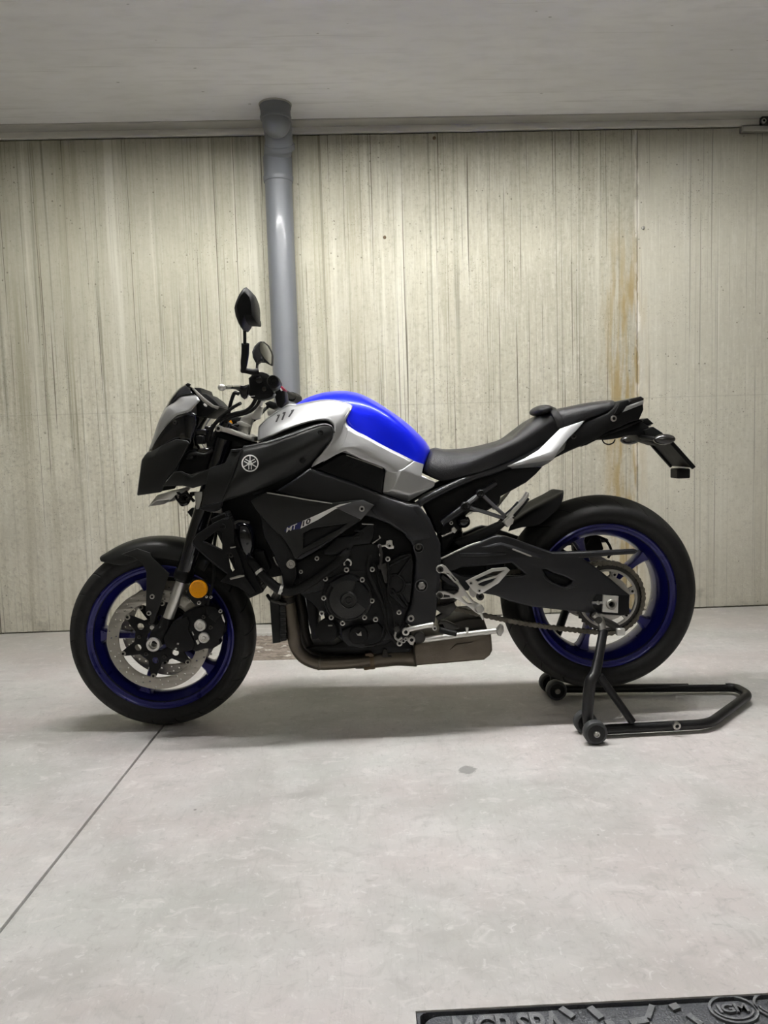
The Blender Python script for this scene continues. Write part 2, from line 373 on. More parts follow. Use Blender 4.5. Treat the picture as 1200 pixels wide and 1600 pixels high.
XJ = P(996, 500, Y_WALL).x            # upright pour joint in the back wall
def wall_mat():
    g = G('streaked_cast_concrete'); x, y, z = g.xyz()
    big = g.noise(g.scale((1, 1, 1)), 1.3, 3)
    med = g.noise(g.scale((1, 1, 1)), 9, 5)
    col = g.mix(g.ramp(big, .35, .68), (.55, .525, .42), (.68, .655, .53))
    col = g.mix(g.ramp(med, .35, .75, 0, .35), col, (.50, .485, .40))
    fine = g.noise(g.scale((1, 1, 1)), 55, 6, .7); vert = g.noise(g.scale((95, 1, 7), (2, 0, 9)), 1.0, 5, .65, .4); blot = g.noise(g.scale((1, 1, .7), (9, 0, 4)), 3.2, 5, .65)
    col = g.mix(g.ramp(blot, .46, .66, 0, .45), col, (.47, .45, .365))
    col = g.mix(g.ramp(blot, .46, .30, 0, .5), col, (.72, .70, .60))
    col = g.mix(g.ramp(fine, .52, .68, 0, .65), col, (.36, .335, .265))
    col = g.mix(g.ramp(fine, .46, .32, 0, .45), col, (.76, .745, .66))
    col = g.mix(g.math('MULTIPLY', g.ramp(vert, .52, .68), g.ramp(z, .5, 1.9, .15, .55)), col, (.40, .38, .29))
    col = g.mix(g.math('MULTIPLY', g.ramp(vert, .46, .34), g.ramp(z, .5, 1.9, .2, .6)), col, (.76, .745, .655))
    stain_shade = g.ramp(g.math('ADD', z, g.math('MULTIPLY', g.math('SUBTRACT', g.noise(g.scale((2.2, 1, .8), (1, 0, 7)), 1.0, 5, .65), .5), 2.2)), .75, 1.75)  # stains, plus painted-in darkening upward and leftward to balance the lamp light
    col = g.mix(g.math('MULTIPLY', stain_shade, g.ramp(x, .7, -.9, .38, .72)), col, (.41, .395, .305))
    col = g.mix(g.ramp(z, 1.0, .15, 0, .30), col, (.74, .70, .62))  # cleaner concrete low down, lightened further as painted-in light
    # runs of water down the wall
    wob = g.noise(g.scale((1, 1, 1)), 3.0, 2)
    s1 = g.noise(g.scale((20, 1, .4)), 1.0, 6, .65, .3); s2 = g.noise(g.scale((85, 1, .45), (3, 0, 1)), 1.0, 3, .5, .5)
    zone = g.noise(g.scale((1.4, 1, .8), (7, 0, 2)), 1.0, 2)
    left = g.ramp(x, .9, -.6, .45, 1.15)
    f1 = g.math('MULTIPLY', g.ramp(s1, .52, .70), g.math('MULTIPLY', g.ramp(zone, .3, .6, .35, .8), left))
    col = g.mix(f1, col, (.36, .335, .24))
    pale = g.math('MULTIPLY', g.ramp(s1, .44, .30), .45)
    col = g.mix(pale, col, (.74, .725, .63))
    f2 = g.math('MULTIPLY', g.ramp(s2, .58, .66), g.ramp(zone, .35, .6, .2, .75))
    col = g.mix(f2, col, (.20, .185, .13))
    # separate thin drips, each ending at its own height
    dn = g.noise(g.scale((120, 1, .55), (11, 0, 5)), 1.0, 2, .5, .5)
    col = g.mix(g.math('MULTIPLY', g.ramp(dn, .655, .69), .85), col, (.12, .105, .075))
    # rusty run along the joint, the older pour right of it is greyer
    wx = g.math('ADD', x, g.math('MULTIPLY', g.math('SUBTRACT', wob, .5), .06))
    rust = g.math('MULTIPLY', g.band(wx, XJ-.06, .15), g.ramp(g.noise(g.scale((28, 1, 3.0)), 1.0, 5), .38, .62))
    rust = g.math('MULTIPLY', rust, g.ramp(z, 2.05, 1.5))
    col = g.mix(g.math('MULTIPLY', rust, .8), col, (.40, .285, .105))
    crust = g.math('MULTIPLY', g.band(wx, XJ+.0, .022), g.ramp(g.noise(g.scale((30, 1, 9), (4, 0, 2)), 1.0, 5), .45, .6))
    col = g.mix(g.math('MULTIPLY', crust, .7), col, (.82, .79, .70))
    rt = g.ramp(x, XJ-.005, XJ+.02)
    col = g.mix(g.math('MULTIPLY', rt, .45), col, (.56, .54, .46))
    # faint level and upright board marks
    col = g.mix(g.math('MULTIPLY', g.band(x, XJ-1.02, .006), .5), col, (.22, .205, .155))
    col = g.mix(g.math('MULTIPLY', g.band(z, 1.08, .004), .25), col, (.25, .23, .18))
    # blow holes and specks
    v = g.voro(g.scale((1, 1, 1)), 34); vn = g.noise(g.scale((1, 1, 1), (4, 4, 4)), 12, 2)
    hole = g.math('MULTIPLY', g.ramp(v, .17, .09), g.ramp(vn, .56, .64))
    v2 = g.voro(g.scale((1, 1, 1), (2, 1, 3)), 75); hole2 = g.math('MULTIPLY', g.ramp(v2, .22, .12), g.ramp(g.noise(g.scale((1, 1, 1)), 4, 3), .5, .62))
    hole = g.math('MAXIMUM', hole, g.math('MULTIPLY', hole2, .7))
    col = g.mix(g.math('MULTIPLY', hole, .75), col, (.15, .135, .10))
    foot = g.math('MULTIPLY', g.ramp(z, .22, .02), g.ramp(g.noise(g.scale((9, 1, 14)), 1.0, 5), .55, .72))
    col = g.mix(g.math('MULTIPLY', foot, .5), col, (.17, .155, .12))
    g.bump(fine, .30, .004)
    return g.done(col, .82)
def floor_mat():
    g = G('trowelled_concrete_floor'); x, y, z = g.xyz()
    big = g.noise(g.scale((1, 1.6, 1)), 1.5, 5, .6, .3); med = g.noise(g.scale((1, 1, 1)), 5.5, 6, .65, .6); fin = g.noise(g.scale((1, 1, 1)), 45, 6, .7, 1.0)
    hue = g.noise(g.scale((1, 1, 1), (5, 2, 0)), 2.6, 3)
    col = g.mix(g.ramp(big, .32, .70), (.50, .485, .465), (.66, .645, .63))
    col = g.mix(g.ramp(med, .35, .72, 0, .55), col, (.74, .72, .705))
    col = g.mix(g.ramp(hue, .45, .66, 0, .55), col, (.62, .555, .545))
    col = g.mix(g.ramp(hue, .48, .32, 0, .45), col, (.54, .56, .525))
    sc = g.noise(g.scale((60, 9, 1), (0, 3, 0)), 1.0, 6, .75, 2.0)
    col = g.mix(g.ramp(sc, .5, .75, 0, .35), col, (.43, .42, .405))
    col = g.mix(g.ramp(fin, .56, .74, 0, .55), col, (.40, .39, .375))
    col = g.mix(g.ramp(fin, .42, .28, 0, .5), col, (.82, .805, .79))
    back_tone = g.ramp(y, .55, 1.25, 0, .45)  # floor tone turns darker and warmer towards the back wall
    col = g.mix(back_tone, col, (.52, .49, .43))
    med2 = g.noise(g.scale((1, 1.5, 1), (3, 8, 0)), 14, 6, .7, .8)
    col = g.mix(g.ramp(med2, .53, .70, 0, .42), col, (.45, .435, .42)); col = g.mix(g.ramp(med2, .45, .30, 0, .4), col, (.82, .785, .77))
    sp = g.voro(g.scale((1, 1, 1), (1.3, .2, 0)), 5.0)
    col = g.mix(g.math('MULTIPLY', g.ramp(sp, .025, .012), .7), col, (.12, .11, .10))
    p0 = PZ(730, 1203, 0); dx = g.math('SUBTRACT', x, p0.x); dy = g.math('SUBTRACT', y, p0.y)
    dd = g.math('SQRT', g.math('ADD', g.math('MULTIPLY', dx, dx), g.math('MULTIPLY', g.math('MULTIPLY', dy, dy), .8)))
    dd = g.math('ADD', dd, g.math('MULTIPLY', fin, .035))
    col = g.mix(g.math('MULTIPLY', g.ramp(dd, .044, .036), .6), col, (.15, .145, .14))
    g.bump(fin, .14, .003)
    return g.done(col, g.ramp(med, .3, .7, .50, .66))
def ceil_mat():
    g = G('formed_concrete_ceiling'); x, y, z = g.xyz()
    big = g.noise(g.scale((.6, 1.6, 1)), 1.2, 4); med = g.noise(g.scale((1, 3, 1)), 7, 5)
    col = g.mix(g.ramp(big, .3, .7), (.78, .777, .785), (.88, .877, .885))
    col = g.mix(g.ramp(med, .4, .75, 0, .35), col, (.66, .655, .65))
    v = g.voro(g.scale((1, 2.2, 1), (.4, .1, 0)), 5.5)
    col = g.mix(g.math('MULTIPLY', g.ramp(v, .05, .025), .7), col, (.16, .15, .13))
    ln = g.noise(g.scale((1.2, 40, 1)), 1.0, 4)
    col = g.mix(g.ramp(ln, .62, .7, 0, .16), col, (.30, .29, .265))
    g.bump(med, .2, .004)
    return g.done(col, .8)
def patch_mat():
    g = G('broken_rough_screed'); f = g.noise(g.scale((14, 40, 1)), 1.0, 6, .7, .5); m = g.noise(g.scale((1, 1, 1)), 18, 5)
    col = g.mix(g.ramp(f, .35, .65), (.17, .14, .115), (.33, .28, .235)); col = g.mix(g.ramp(m, .58, .68), col, (.60, .57, .52))
    g.bump(f, .9, .01)
    return g.done(col, .85)
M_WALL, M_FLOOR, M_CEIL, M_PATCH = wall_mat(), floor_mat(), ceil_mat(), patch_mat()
def tint(name, a, b_):
    g = G(name); n_ = g.noise(g.scale((2, 8, 12)), 1.0, 5); g.bump(n_, .3, .004); return g.done(g.mix(g.ramp(n_, .35, .65), a, b_), .85)
M_STRIP = tint('dark_form_strip', (.40, .39, .35), (.52, .51, .47)); M_LIP = tint('pale_concrete_lip', (.70, .68, .61), (.84, .82, .75))
M_JOINT = S('dirty_joint', (.035, .032, .028), .9)

# ------------------------------------------------------------------ room
X0, X1, Y0 = -5.2, 5.6, -5.2
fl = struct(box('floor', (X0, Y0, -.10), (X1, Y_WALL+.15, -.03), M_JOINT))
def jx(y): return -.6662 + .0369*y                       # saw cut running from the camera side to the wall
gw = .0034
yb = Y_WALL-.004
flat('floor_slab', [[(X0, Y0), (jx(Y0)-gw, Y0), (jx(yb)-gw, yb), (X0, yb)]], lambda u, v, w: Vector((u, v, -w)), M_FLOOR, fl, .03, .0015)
pa = [PZ(372, 991, 0), PZ(520, 985, 0), PZ(520, 1029, 0), PZ(376, 1033, 0)]
DC0, DC1 = PZ(650, 1584, 0), PZ(1200, 1547, 0)            # front edge of the service cover
dcx0, dcy1 = DC0.x, (DC0.y+DC1.y)/2; dcx1, dcy0 = dcx0+.84, dcy1-.42
rng = random.Random(3)
ph = []
for a, b_ in zip(pa, pa[1:]+pa[:1]):
    for k in range(6):
        t = k/6; ph.append((a.x+(b_.x-a.x)*t+rng.uniform(-.004, .004), a.y+(b_.y-a.y)*t+rng.uniform(-.004, .004)))
dch = [(dcx0, dcy0), (dcx1, dcy0), (dcx1, dcy1), (dcx0, dcy1)]
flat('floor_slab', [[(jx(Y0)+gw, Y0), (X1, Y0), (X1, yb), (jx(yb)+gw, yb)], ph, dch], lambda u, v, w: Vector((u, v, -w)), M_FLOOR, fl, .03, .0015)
# broken patch of screed by the wall: sunken, uneven
nx, ny = 46, 30; xs = [min(p.x for p in pa)-.02, max(p.x for p in pa)+.02]; ys = [min(p.y for p in pa)-.02, max(p.y for p in pa)+.02]
pv = []
for j in range(ny+1):
    for i in range(nx+1):
        pv.append((xs[0]+(xs[1]-xs[0])*i/nx, ys[0]+(ys[1]-ys[0])*j/ny, -.012+rng.uniform(-.003, .004)))
mk('broken_screed_patch', pv, [(j*(nx+1)+i, j*(nx+1)+i+1, (j+1)*(nx+1)+i+1, (j+1)*(nx+1)+i) for j in range(ny) for i in range(nx)], M_PATCH, fl)

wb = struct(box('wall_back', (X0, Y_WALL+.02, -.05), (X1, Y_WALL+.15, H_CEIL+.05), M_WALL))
def pour(name, xa, xb, dy):
    o = flat(name, [[(xa, .003), (xb, .003), (xb, 2.374), (xa, 2.374)]], lambda u, v, w: Vector((u, Y_WALL+dy+w, v)), M_WALL, wb, .03, .003)
    return o
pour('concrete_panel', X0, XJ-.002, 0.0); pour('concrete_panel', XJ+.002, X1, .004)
for px, py in ((678.5, 216), (601, 371), (1005, 356)):     # form-tie ends left in the concrete
    c = P(px, py, Y_WALL); lathe('tie_end', c, (0, -1, 0), [(0, -.01), (.009, -.01), (.008, .004), (.004, .006), (0, .005)], M_RUST if px < 690 else M_ALU, wb, 12)
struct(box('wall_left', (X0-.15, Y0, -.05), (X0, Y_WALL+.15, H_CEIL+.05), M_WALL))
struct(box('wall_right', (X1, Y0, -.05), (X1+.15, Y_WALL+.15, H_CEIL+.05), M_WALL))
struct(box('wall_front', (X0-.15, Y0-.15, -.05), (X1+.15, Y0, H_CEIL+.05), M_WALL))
ce = struct(box('ceiling', (X0-.15, Y0-.15, H_CEIL), (X1+.15, Y_WALL+.15, H_CEIL+.15), M_CEIL))
box('form_strip', (X0, Y_WALL-.095, H_CEIL-.006), (X1, Y_WALL-.004, H_CEIL+.01), M_STRIP, ce, .003)
# lip of concrete that runs along the top of the wall
zt = 2.381
tr = struct(flat('trim_1', [[(X0, zt-.001), (X1, zt-.001), (X1, zt+.034), (X0, zt+.034)]], lambda u, v, w: Vector((u, Y_WALL-.016+w, v)), M_LIP, None, .03, .004))
# ------------------------------------------------------------------ grey drain pipe with elbows
pb = P(448, 601, Y_WALL-.085); pt = P(443, 274, Y_WALL-.085)
pr = .0640
pipe = thing('drain_pipe', 'grey plastic drain pipe running down the concrete wall behind the motorcycle', 'pipe', (pb.x, Y_WALL-.085, 0))
def vz(z): return Vector((pb.x, Y_WALL-.085, z))
zs = P(443, 262, Y_WALL-.085).z
tube('straight_pipe', [vz(.006), vz(zs-.02)], pr, M_PIPE, pipe, 32)
lathe('socket', vz(zs-.055), (0, 0, 1), [(pr-.002, -.012), (pr+.004, -.012), (pr+.006, 0), (pr+.0065, .012), (pr+.0035, .018), (pr+.0035, .10), (pr-.006, .115)], M_PIPE, pipe, 32)
# offset fitting: the upper run leans forward and to the left into the ceiling
c1 = vz(zs+.045); ct = PZ(430, 164, H_CEIL)
m1 = P(436, 222, Y_WALL-.135)
tube('elbow', [c1-Vector((0, 0, .07)), c1, m1+(c1-m1)*.45, m1], pr, M_PIPE, pipe, 32, 8)
ax_ = (Vector((ct.x, ct.y, ct.z+.02))-m1)
lathe('elbow_collar', m1-ax_.normalized()*.02, ax_, [(pr-.002, -.012), (pr+.005, -.012), (pr+.006, 0), (pr+.004, .012), (pr-.004, .014)], M_PIPE, pipe, 32)
tube('elbow', [m1-ax_.normalized()*.01, m1+ax_*.5, Vector((ct.x, ct.y+.005, H_CEIL-.075)), Vector((ct.x, ct.y, H_CEIL+.01))], [pr, pr, pr*.97, pr*.97], M_PIPE, pipe, 32, 8)
lathe('ceiling_socket', (ct.x, ct.y, H_CEIL-.062), (0, 0, 1), [(pr-.004, -.004), (pr+.004, -.002), (pr+.006, .008), (pr+.003, .016), (pr+.003, .04), (pr+.006, .046), (pr+.006, .064)], M_PIPE, pipe, 32)
lathe('ceiling_seal', (ct.x, ct.y, H_CEIL-.004), (0, 0, 1), [(pr, -.003), (pr+.008, -.002), (pr+.011, .006)], M_ALU, pipe, 20)
# ------------------------------------------------------------------ galvanised rail end at the top right of the wall
bra = thing('wall_bracket', 'galvanised metal rail end bolted under the ceiling at top right', 'bracket', tuple(P(1185, 200, Y_WALL-.02)))
q0, q1 = P(1158, 202, Y_WALL-.02), P(1300, 200, Y_WALL-.02)
box('rail', (q0.x, Y_WALL-.035, q0.z-.014), (q1.x, Y_WALL+.001, q0.z+.012), M_ALU, bra, .004)
box('angle_plate', (q0.x+.09, Y_WALL-.045, q0.z+.010), (q1.x, Y_WALL-.017, q0.z+.06), M_DSTEEL, bra, .004)
bolt(P(1193, 189, Y_WALL-.047), .012, M_STEEL, bra)
# ------------------------------------------------------------------ tube lamps under the ceiling (one hangs above the motorcycle, the rest are unseen fill, added)
LN = ['above the motorcycle', 'added as unseen fill behind the camera', 'added as unseen fill towards the left wall', 'added as unseen fill towards the right wall']
for (lx, ly, ll, wt), wh in zip(LAMPS, LN):
    M_TUBE, nt_, b_ = newmat('lit_tube'); b_.inputs['Emission Color'].default_value = (1, .99, .965, 1); b_.inputs['Emission Strength'].default_value = wt; b_.inputs['Base Color'].default_value = (.9, .9, .88, 1)
    fx = thing('tube_lamp', 'long white tube lamp under the concrete ceiling ' + wh, 'lamp', (lx, ly, H_CEIL))
    # housing with two side flaps that shade the upper wall
    hp = [(-.075, 0), (.075, 0), (.075, -.080), (.071, -.080), (.066, -.03), (-.066, -.03), (-.071, -.080), (-.075, -.080)]
    flat('housing', [[(ly+p[0], H_CEIL+p[1]) for p in hp]], lambda u, v, w: Vector((lx-ll/2-.04+w, u, v)), M_FIXT, fx, ll+.08, .001)
    tube('lit_tube', [Vector((lx-ll/2, ly, H_CEIL-.068)), Vector((lx+ll/2, ly, H_CEIL-.068))], .013, M_TUBE, fx, 10)
    for s in (-1, 1):
        box('end_cap', (lx+s*(ll/2+.012)-.011, ly-.016, H_CEIL-.084), (lx+s*(ll/2+.012)+.011, ly+.016, H_CEIL-.028), M_FIXT, fx, .003)
# ------------------------------------------------------------------ cast-iron service cover in the floor
cov = thing('manhole_cover', 'dark cast-iron service cover with raised lettering set in the near floor', 'cover', ((dcx0+dcx1)/2, (dcy0+dcy1)/2, 0))
def rr(x0, y0, x1, y1, r, n=5):
    o = []
    for cx, cy, a0 in ((x1-r, y1-r, 0), (x0+r, y1-r, 90), (x0+r, y0+r, 180), (x1-r, y0+r, 270)):
        for k in range(n+1):
            a = math.radians(a0+90*k/n); o.append((cx+r*math.cos(a), cy+r*math.sin(a)))
    return o
up = lambda u, v, w: Vector((u, v, -.002-w))
flat('frame', [rr(dcx0+.001, dcy0+.001, dcx1-.001, dcy1-.001, .004), rr(dcx0+.006, dcy0+.006, dcx1-.006, dcy1-.003, .010)], up, M_IRON, cov, .026, .001)
flat('lid', [rr(dcx0+.008, dcy0+.008, dcx1-.008, dcy1-.005, .03)], lambda u, v, w: Vector((u, v, -.006-w)), M_IRON, cov, .022, .002)
def relief(name, polys_, z=.0045, mat=M_IRONL):
    bm = bmesh.new()
    for lp in polys_:
        bm.faces.new([bm.verts.new((p[0], p[1], -.0065)) for p in lp])
    bmesh.ops.remove_doubles(bm, verts=bm.verts, dist=1e-6)
    bm.normal_update()
    for f in bm.faces:
        if f.normal.z < 0: f.normal_flip()
    r = bmesh.ops.extrude_face_region(bm, geom=list(bm.faces))
    for g_ in r['geom']:
        if isinstance(g_, bmesh.types.BMVert): g_.co.z += z
    bmesh.ops.recalc_face_normals(bm, faces=bm.faces)
    me = bpy.data.meshes.new(name); bm.to_mesh(me); bm.free()
    return link(name, me, mat, cov, True, 30)
tl = PZ(708, 1601, 0); tr_ = PZ(882, 1590, 0); tw = tr_.x-tl.x
tp = textpolys('MCP SPA', 1.0, 0, .92, .02); mx_ = max(p[0] for q in tp for p in q); mn_ = min(p[0] for q in tp for p in q)
k_ = tw/(mx_-mn_); top_ = PZ(790, 1581, 0).y; hh = max(p[1] for q in tp for p in q); ky = .055/hh
relief('lettering', [[(tl.x+(p[0]-mn_)*k_, top_-.055+p[1]*ky) for p in q] for q in tp])
def oval(cx, cy, a, b, w, a0=0, a1=360, n=28):
    L = []
    for k in range(n):
        t0, t1 = math.radians(a0+(a1-a0)*k/n), math.radians(a0+(a1-a0)*(k+1)/n)
        L.append([(cx+a*math.cos(t0), cy+b*math.sin(t0)), (cx+a*math.cos(t1), cy+b*math.sin(t1)), (cx+(a-w)*math.cos(t1), cy+(b-w)*math.sin(t1)), (cx+(a-w)*math.cos(t0), cy+(b-w)*math.sin(t0))])
    return L
e1 = PZ(1146, 1574, 0); e2 = PZ(1216, 1568, 0)
for e_, txt in ((e1, 'IGM'), (e2, 'D')):
    relief('emblem_ring', oval(e_.x, e_.y, .038, .030, .004)+oval(e_.x, e_.y, .031, .022, .003, 180, 360, 14))
    tp = textpolys(txt, 1.0, 0, .9, .02); mn_ = min(p[0] for q in tp for p in q); mx_ = max(p[0] for q in tp for p in q)
    k_ = (.046 if len(txt) > 1 else .024)/(mx_-mn_)
    relief('emblem_letters', [[(e_.x+(p[0]-(mn_+mx_)/2)*k_, e_.y-.006+p[1]*.024) for p in q] for q in tp])
def bar2(px0, py0, px1, py1, w):
    a, b_ = PZ(px0, py0, 0), PZ(px1, py1, 0); d = (b_-a).normalized(); n_ = Vector((-d.y, d.x, 0))*w/2
    return [tuple((a+n_)[:2]), tuple((b_+n_)[:2]), tuple((b_-n_)[:2]), tuple((a-n_)[:2])]
for q in ((876, 1572, 896, 1586, .011), (921, 1571, 940, 1588, .012), (947, 1597, 958, 1594, .012), (985, 1595, 1012, 1590, .012), (1012, 1588, 1019, 1568, .009), (1048, 1572, 1060, 1568, .012), (1075, 1582, 1096, 1598, .010)):
    relief('tread_bar', [bar2(*q)])
# ------------------------------------------------------------------ motorcycle: wheels, brakes, fork
bike = thing('motorcycle', 'blue, silver and black naked sport motorcycle with blue wheels, propped on a rear stand', 'motorcycle', (.05, 0, 0))
FX, FZ, FR = -.654, .2985, .2985
RC = P(932, 924.5, 0); RX, RZ, RR = RC.x+.002, RC.z, .3195

def tyre_mat(name, cx, cz, R):
    g = G(name)
    x, y, z = g.xyz()
    dx = g.math('SUBTRACT', x, cx); dz = g.math('SUBTRACT', z, cz)
    r = g.math('SQRT', g.math('ADD', g.math('MULTIPLY', dx, dx), g.math('MULTIPLY', dz, dz)))
    an = g.math('ARCTAN2', dz, dx); ay = g.math('ABSOLUTE', y)
    # slanted grooves across the tread
    ph = g.math('ADD', g.math('MULTIPLY', an, 22/(2*math.pi)), g.math('MULTIPLY', ay, 9.0))
    fr = g.math('FRACT', ph); gr = g.band(fr, .5, .045)
    tread = g.ramp(r, R-.034, R-.026)
    keep = g.ramp(ay, .012, .016)
    gr = g.math('MULTIPLY', gr, g.math('MULTIPLY', tread, keep))
    n = g.noise(g.scale((1, 1, 1)), 60, 4)
    col = g.mix(g.ramp(n, .3, .7), (.006, .006, .006), (.010, .010, .010)); col = g.mix(tread, col, (.024, .024, .023)); col = g.mix(gr, col, (.002, .002, .002))
    g.bump(g.math('SUBTRACT', g.math('MULTIPLY', n, .12), gr), .8, .004)
    g.b.inputs['Specular IOR Level'].default_value = .3
    return g.done(col, g.ramp(r, R-.06, R-.02, .50, .66))

def wheel(nm, cx, cz, R, hw, prof, rimhw, flange, inner, ang0, spw):
    C = Vector((cx, 0, cz))
    full = prof + [(r, -y) for r, y in reversed(prof[:-1])]
    rp = [(flange-.001, -rimhw), (flange-.006, -rimhw-.002), (flange-.012, -rimhw+.001), (flange-.022, -rimhw+.014), (inner+.006, -rimhw+.030), (inner, -rimhw*.25), (inner, 0)]
    rim = rp + [(r, -y) for r, y in reversed(rp[:-1])] + [(.214, rimhw-.004), (.210, 0), (.214, -rimhw+.004)]
    w = lathe(nm, C, (0, 1, 0), rim, M_RIM, bike, 96, closed=True)
    lathe('tyre', C, (0, 1, 0), full+[(.2125, 0)], tyre_mat(nm+'_tyre_rubber', cx, cz, R), w, 128, closed=True, ang=50)
    for k in range(5):
        a = math.radians(ang0+72*k); d = Vector((math.cos(a), 0, math.sin(a))); n = Vector((-d.z, 0, d.x)); secs = []
        for t, wd, th in ((.045, spw*.9, .030), (.09, spw*.72, .026), (inner*.8, spw*.72, .024), (inner-.012, spw*1.05, .026), (inner+.004, spw*1.7, .030)):
            p = C+d*t; secs.append([p+n*wd/2+Vector((0, -th*.6, 0)), p+n*wd*.32+Vector((0, -th, 0)), p-n*wd*.32+Vector((0, -th, 0)), p-n*wd/2+Vector((0, -th*.6, 0)),
                                    p-n*wd/2+Vector((0, th*.6, 0)), p-n*wd*.32+Vector((0, th, 0)), p+n*wd*.32+Vector((0, th, 0)), p+n*wd/2+Vector((0, th*.6, 0))])
        V = [v for s in secs for v in s]; F = []
        for i in range(len(secs)-1):
            for j in range(8): F.append((i*8+j, i*8+(j+1) % 8, (i+1)*8+(j+1) % 8, (i+1)*8+j))
        F += [tuple(range(8)), tuple(range((len(secs)-1)*8, len(secs)*8))]
        mk('spoke', V, F, M_RIM, w, True, 40, recalc=True)
    lathe('hub', C, (0, 1, 0), [(0, -.06), (.034, -.06), (.040, -.052), (.046, -.03), (.044, 0), (.046, .03), (.040, .052), (.034, .06), (0, .06)], M_RIM, w, 32)
    return w
fw = wheel('front_wheel', FX, FZ, FR, .06, [(.2125, -.040), (.2325, -.044), (.241, -.053), (.256, -.060), (.270, -.058), (.281, -.050), (.290, -.036), (.2955, -.020), (.2985, 0)], .050, .2345, .190, 178, .034)
rw = wheel('rear_wheel', RX, RZ, RR, .095, [(.2125, -.064), (.2325, -.069), (.242, -.083), (.260, -.0945), (.276, -.092), (.290, -.079), (.303, -.058), (.313, -.034), (.318, -.014), (.3195, 0)], .076, .2345, .190, 38, .032)
lathe('rim_lip', (RX, 0, RZ), (0, 1, 0), [(.2195, -.0615), (.2215, -.0605), (.2205, -.0585), (.2185, -.0595)], M_DSTEEL, rw, 96, closed=True)
# front brake discs: drilled ring, dark carrier, floating buttons
def circ(cx, cz, r, n=12, a0=0): return [(cx+r*math.cos(a0+2*math.pi*k/n), cz+r*math.sin(a0+2*math.pi*k/n)) for k in range(n)]
def disc(y, par):
    loops = [circ(FX, FZ, .160, 72), circ(FX, FZ, .1225, 60)]
    for k in range(15):
        for i, (rr_, da) in enumerate(((.1535, 0), (.146, .14), (.138, .28), (.131, .10))):
            a = 2*math.pi*k/15+da; loops.append(circ(FX+rr_*math.cos(a), FZ+rr_*math.sin(a), .0026, 6))
    s = 1 if y > 0 else -1
    d = flat('brake_disc', loops, lambda u, v, w: Vector((u, y-.0025+w, v)), M_DISC, par, .005, .0004)
    arm = []
    for k in range(6):
        a = 2*math.pi*k/6+.35
        for da, r_ in ((-.30, .074), (-.17, .094), (-.07, .118), (.07, .118), (.17, .094), (.30, .074)): arm.append((FX+r_*math.cos(a+da), FZ+r_*math.sin(a+da)))
    hol = [circ(FX, FZ, .036, 24)]+[circ(FX+.068*math.cos(2*math.pi*k/6+.35), FZ+.068*math.sin(2*math.pi*k/6+.35), .011, 10) for k in range(6)]
    flat('disc_carrier', [arm]+hol, lambda u, v, w: Vector((u, y-.005+w, v)), M_DEEP, par, .008, .001)
    for k in range(6):
        a = 2*math.pi*k/6+.35
        bolt(Vector((FX+.1175*math.cos(a), y-.004, FZ+.1175*math.sin(a))), .0085, M_DISC, par, 'disc_button', .4)
        bolt(Vector((FX+.058*math.cos(a+.5), y-.008, FZ+.058*math.sin(a+.5))), .006, M_DSTEEL, par, 'disc_bolt')
disc(-.074, fw); disc(.074, fw)
ax = P(243, 1010, -.128)
ax.x, ax.z = FX-.001, FZ-.004
lathe('axle_nut', Vector((FX+.001, -.112, FZ-.001)), (0, -1, 0), [(0, -.03), (.022, -.03), (.022, .024), (.020, .028), (.0135, .028), (.0125, .018), (.0085, .017), (.008, -.01), (0, -.01)], M_BRIGHT, fw, 28)
# ---- fork legs (upside-down type): black outer tube, bright slider, black foot
FA = P(352, 680, -.105); FB = P(272, 936, -.105)
fd = (FB-FA).normalized()
ftop = FA+fd*.012
# triple clamps and legs for both sides
def leg(s):
    def at(p): return Vector((p.x, s*.105, p.z))
    t0 = at(ftop); t1 = at(P(285, 905, -.105)); t2 = at(P(262, 967, -.105)); t3 = Vector((FX+.006, s*.105, FZ+.006))
    o = tube('fork_leg', [t0, t1], .0265, M_GLOSS, bike, 20)
    lathe('dust_seal', t1-fd*.03, fd, [(.027, 0), (.0295, .004), (.0295, .024), (.026, .030), (.0235, .036)], M_DEEP, o, 20)
    tube('fork_slider', [t1-fd*.02, t2+fd*.02], .0165, M_BRIGHT, o, 20)
    tube('fork_foot', [t2-fd*.004, t2+fd*.03, t3-fd*.02, t3+fd*.006], [.021, .024, .0265, .026], M_BLK, o, 18)
    return o
leg(-1); leg(1)
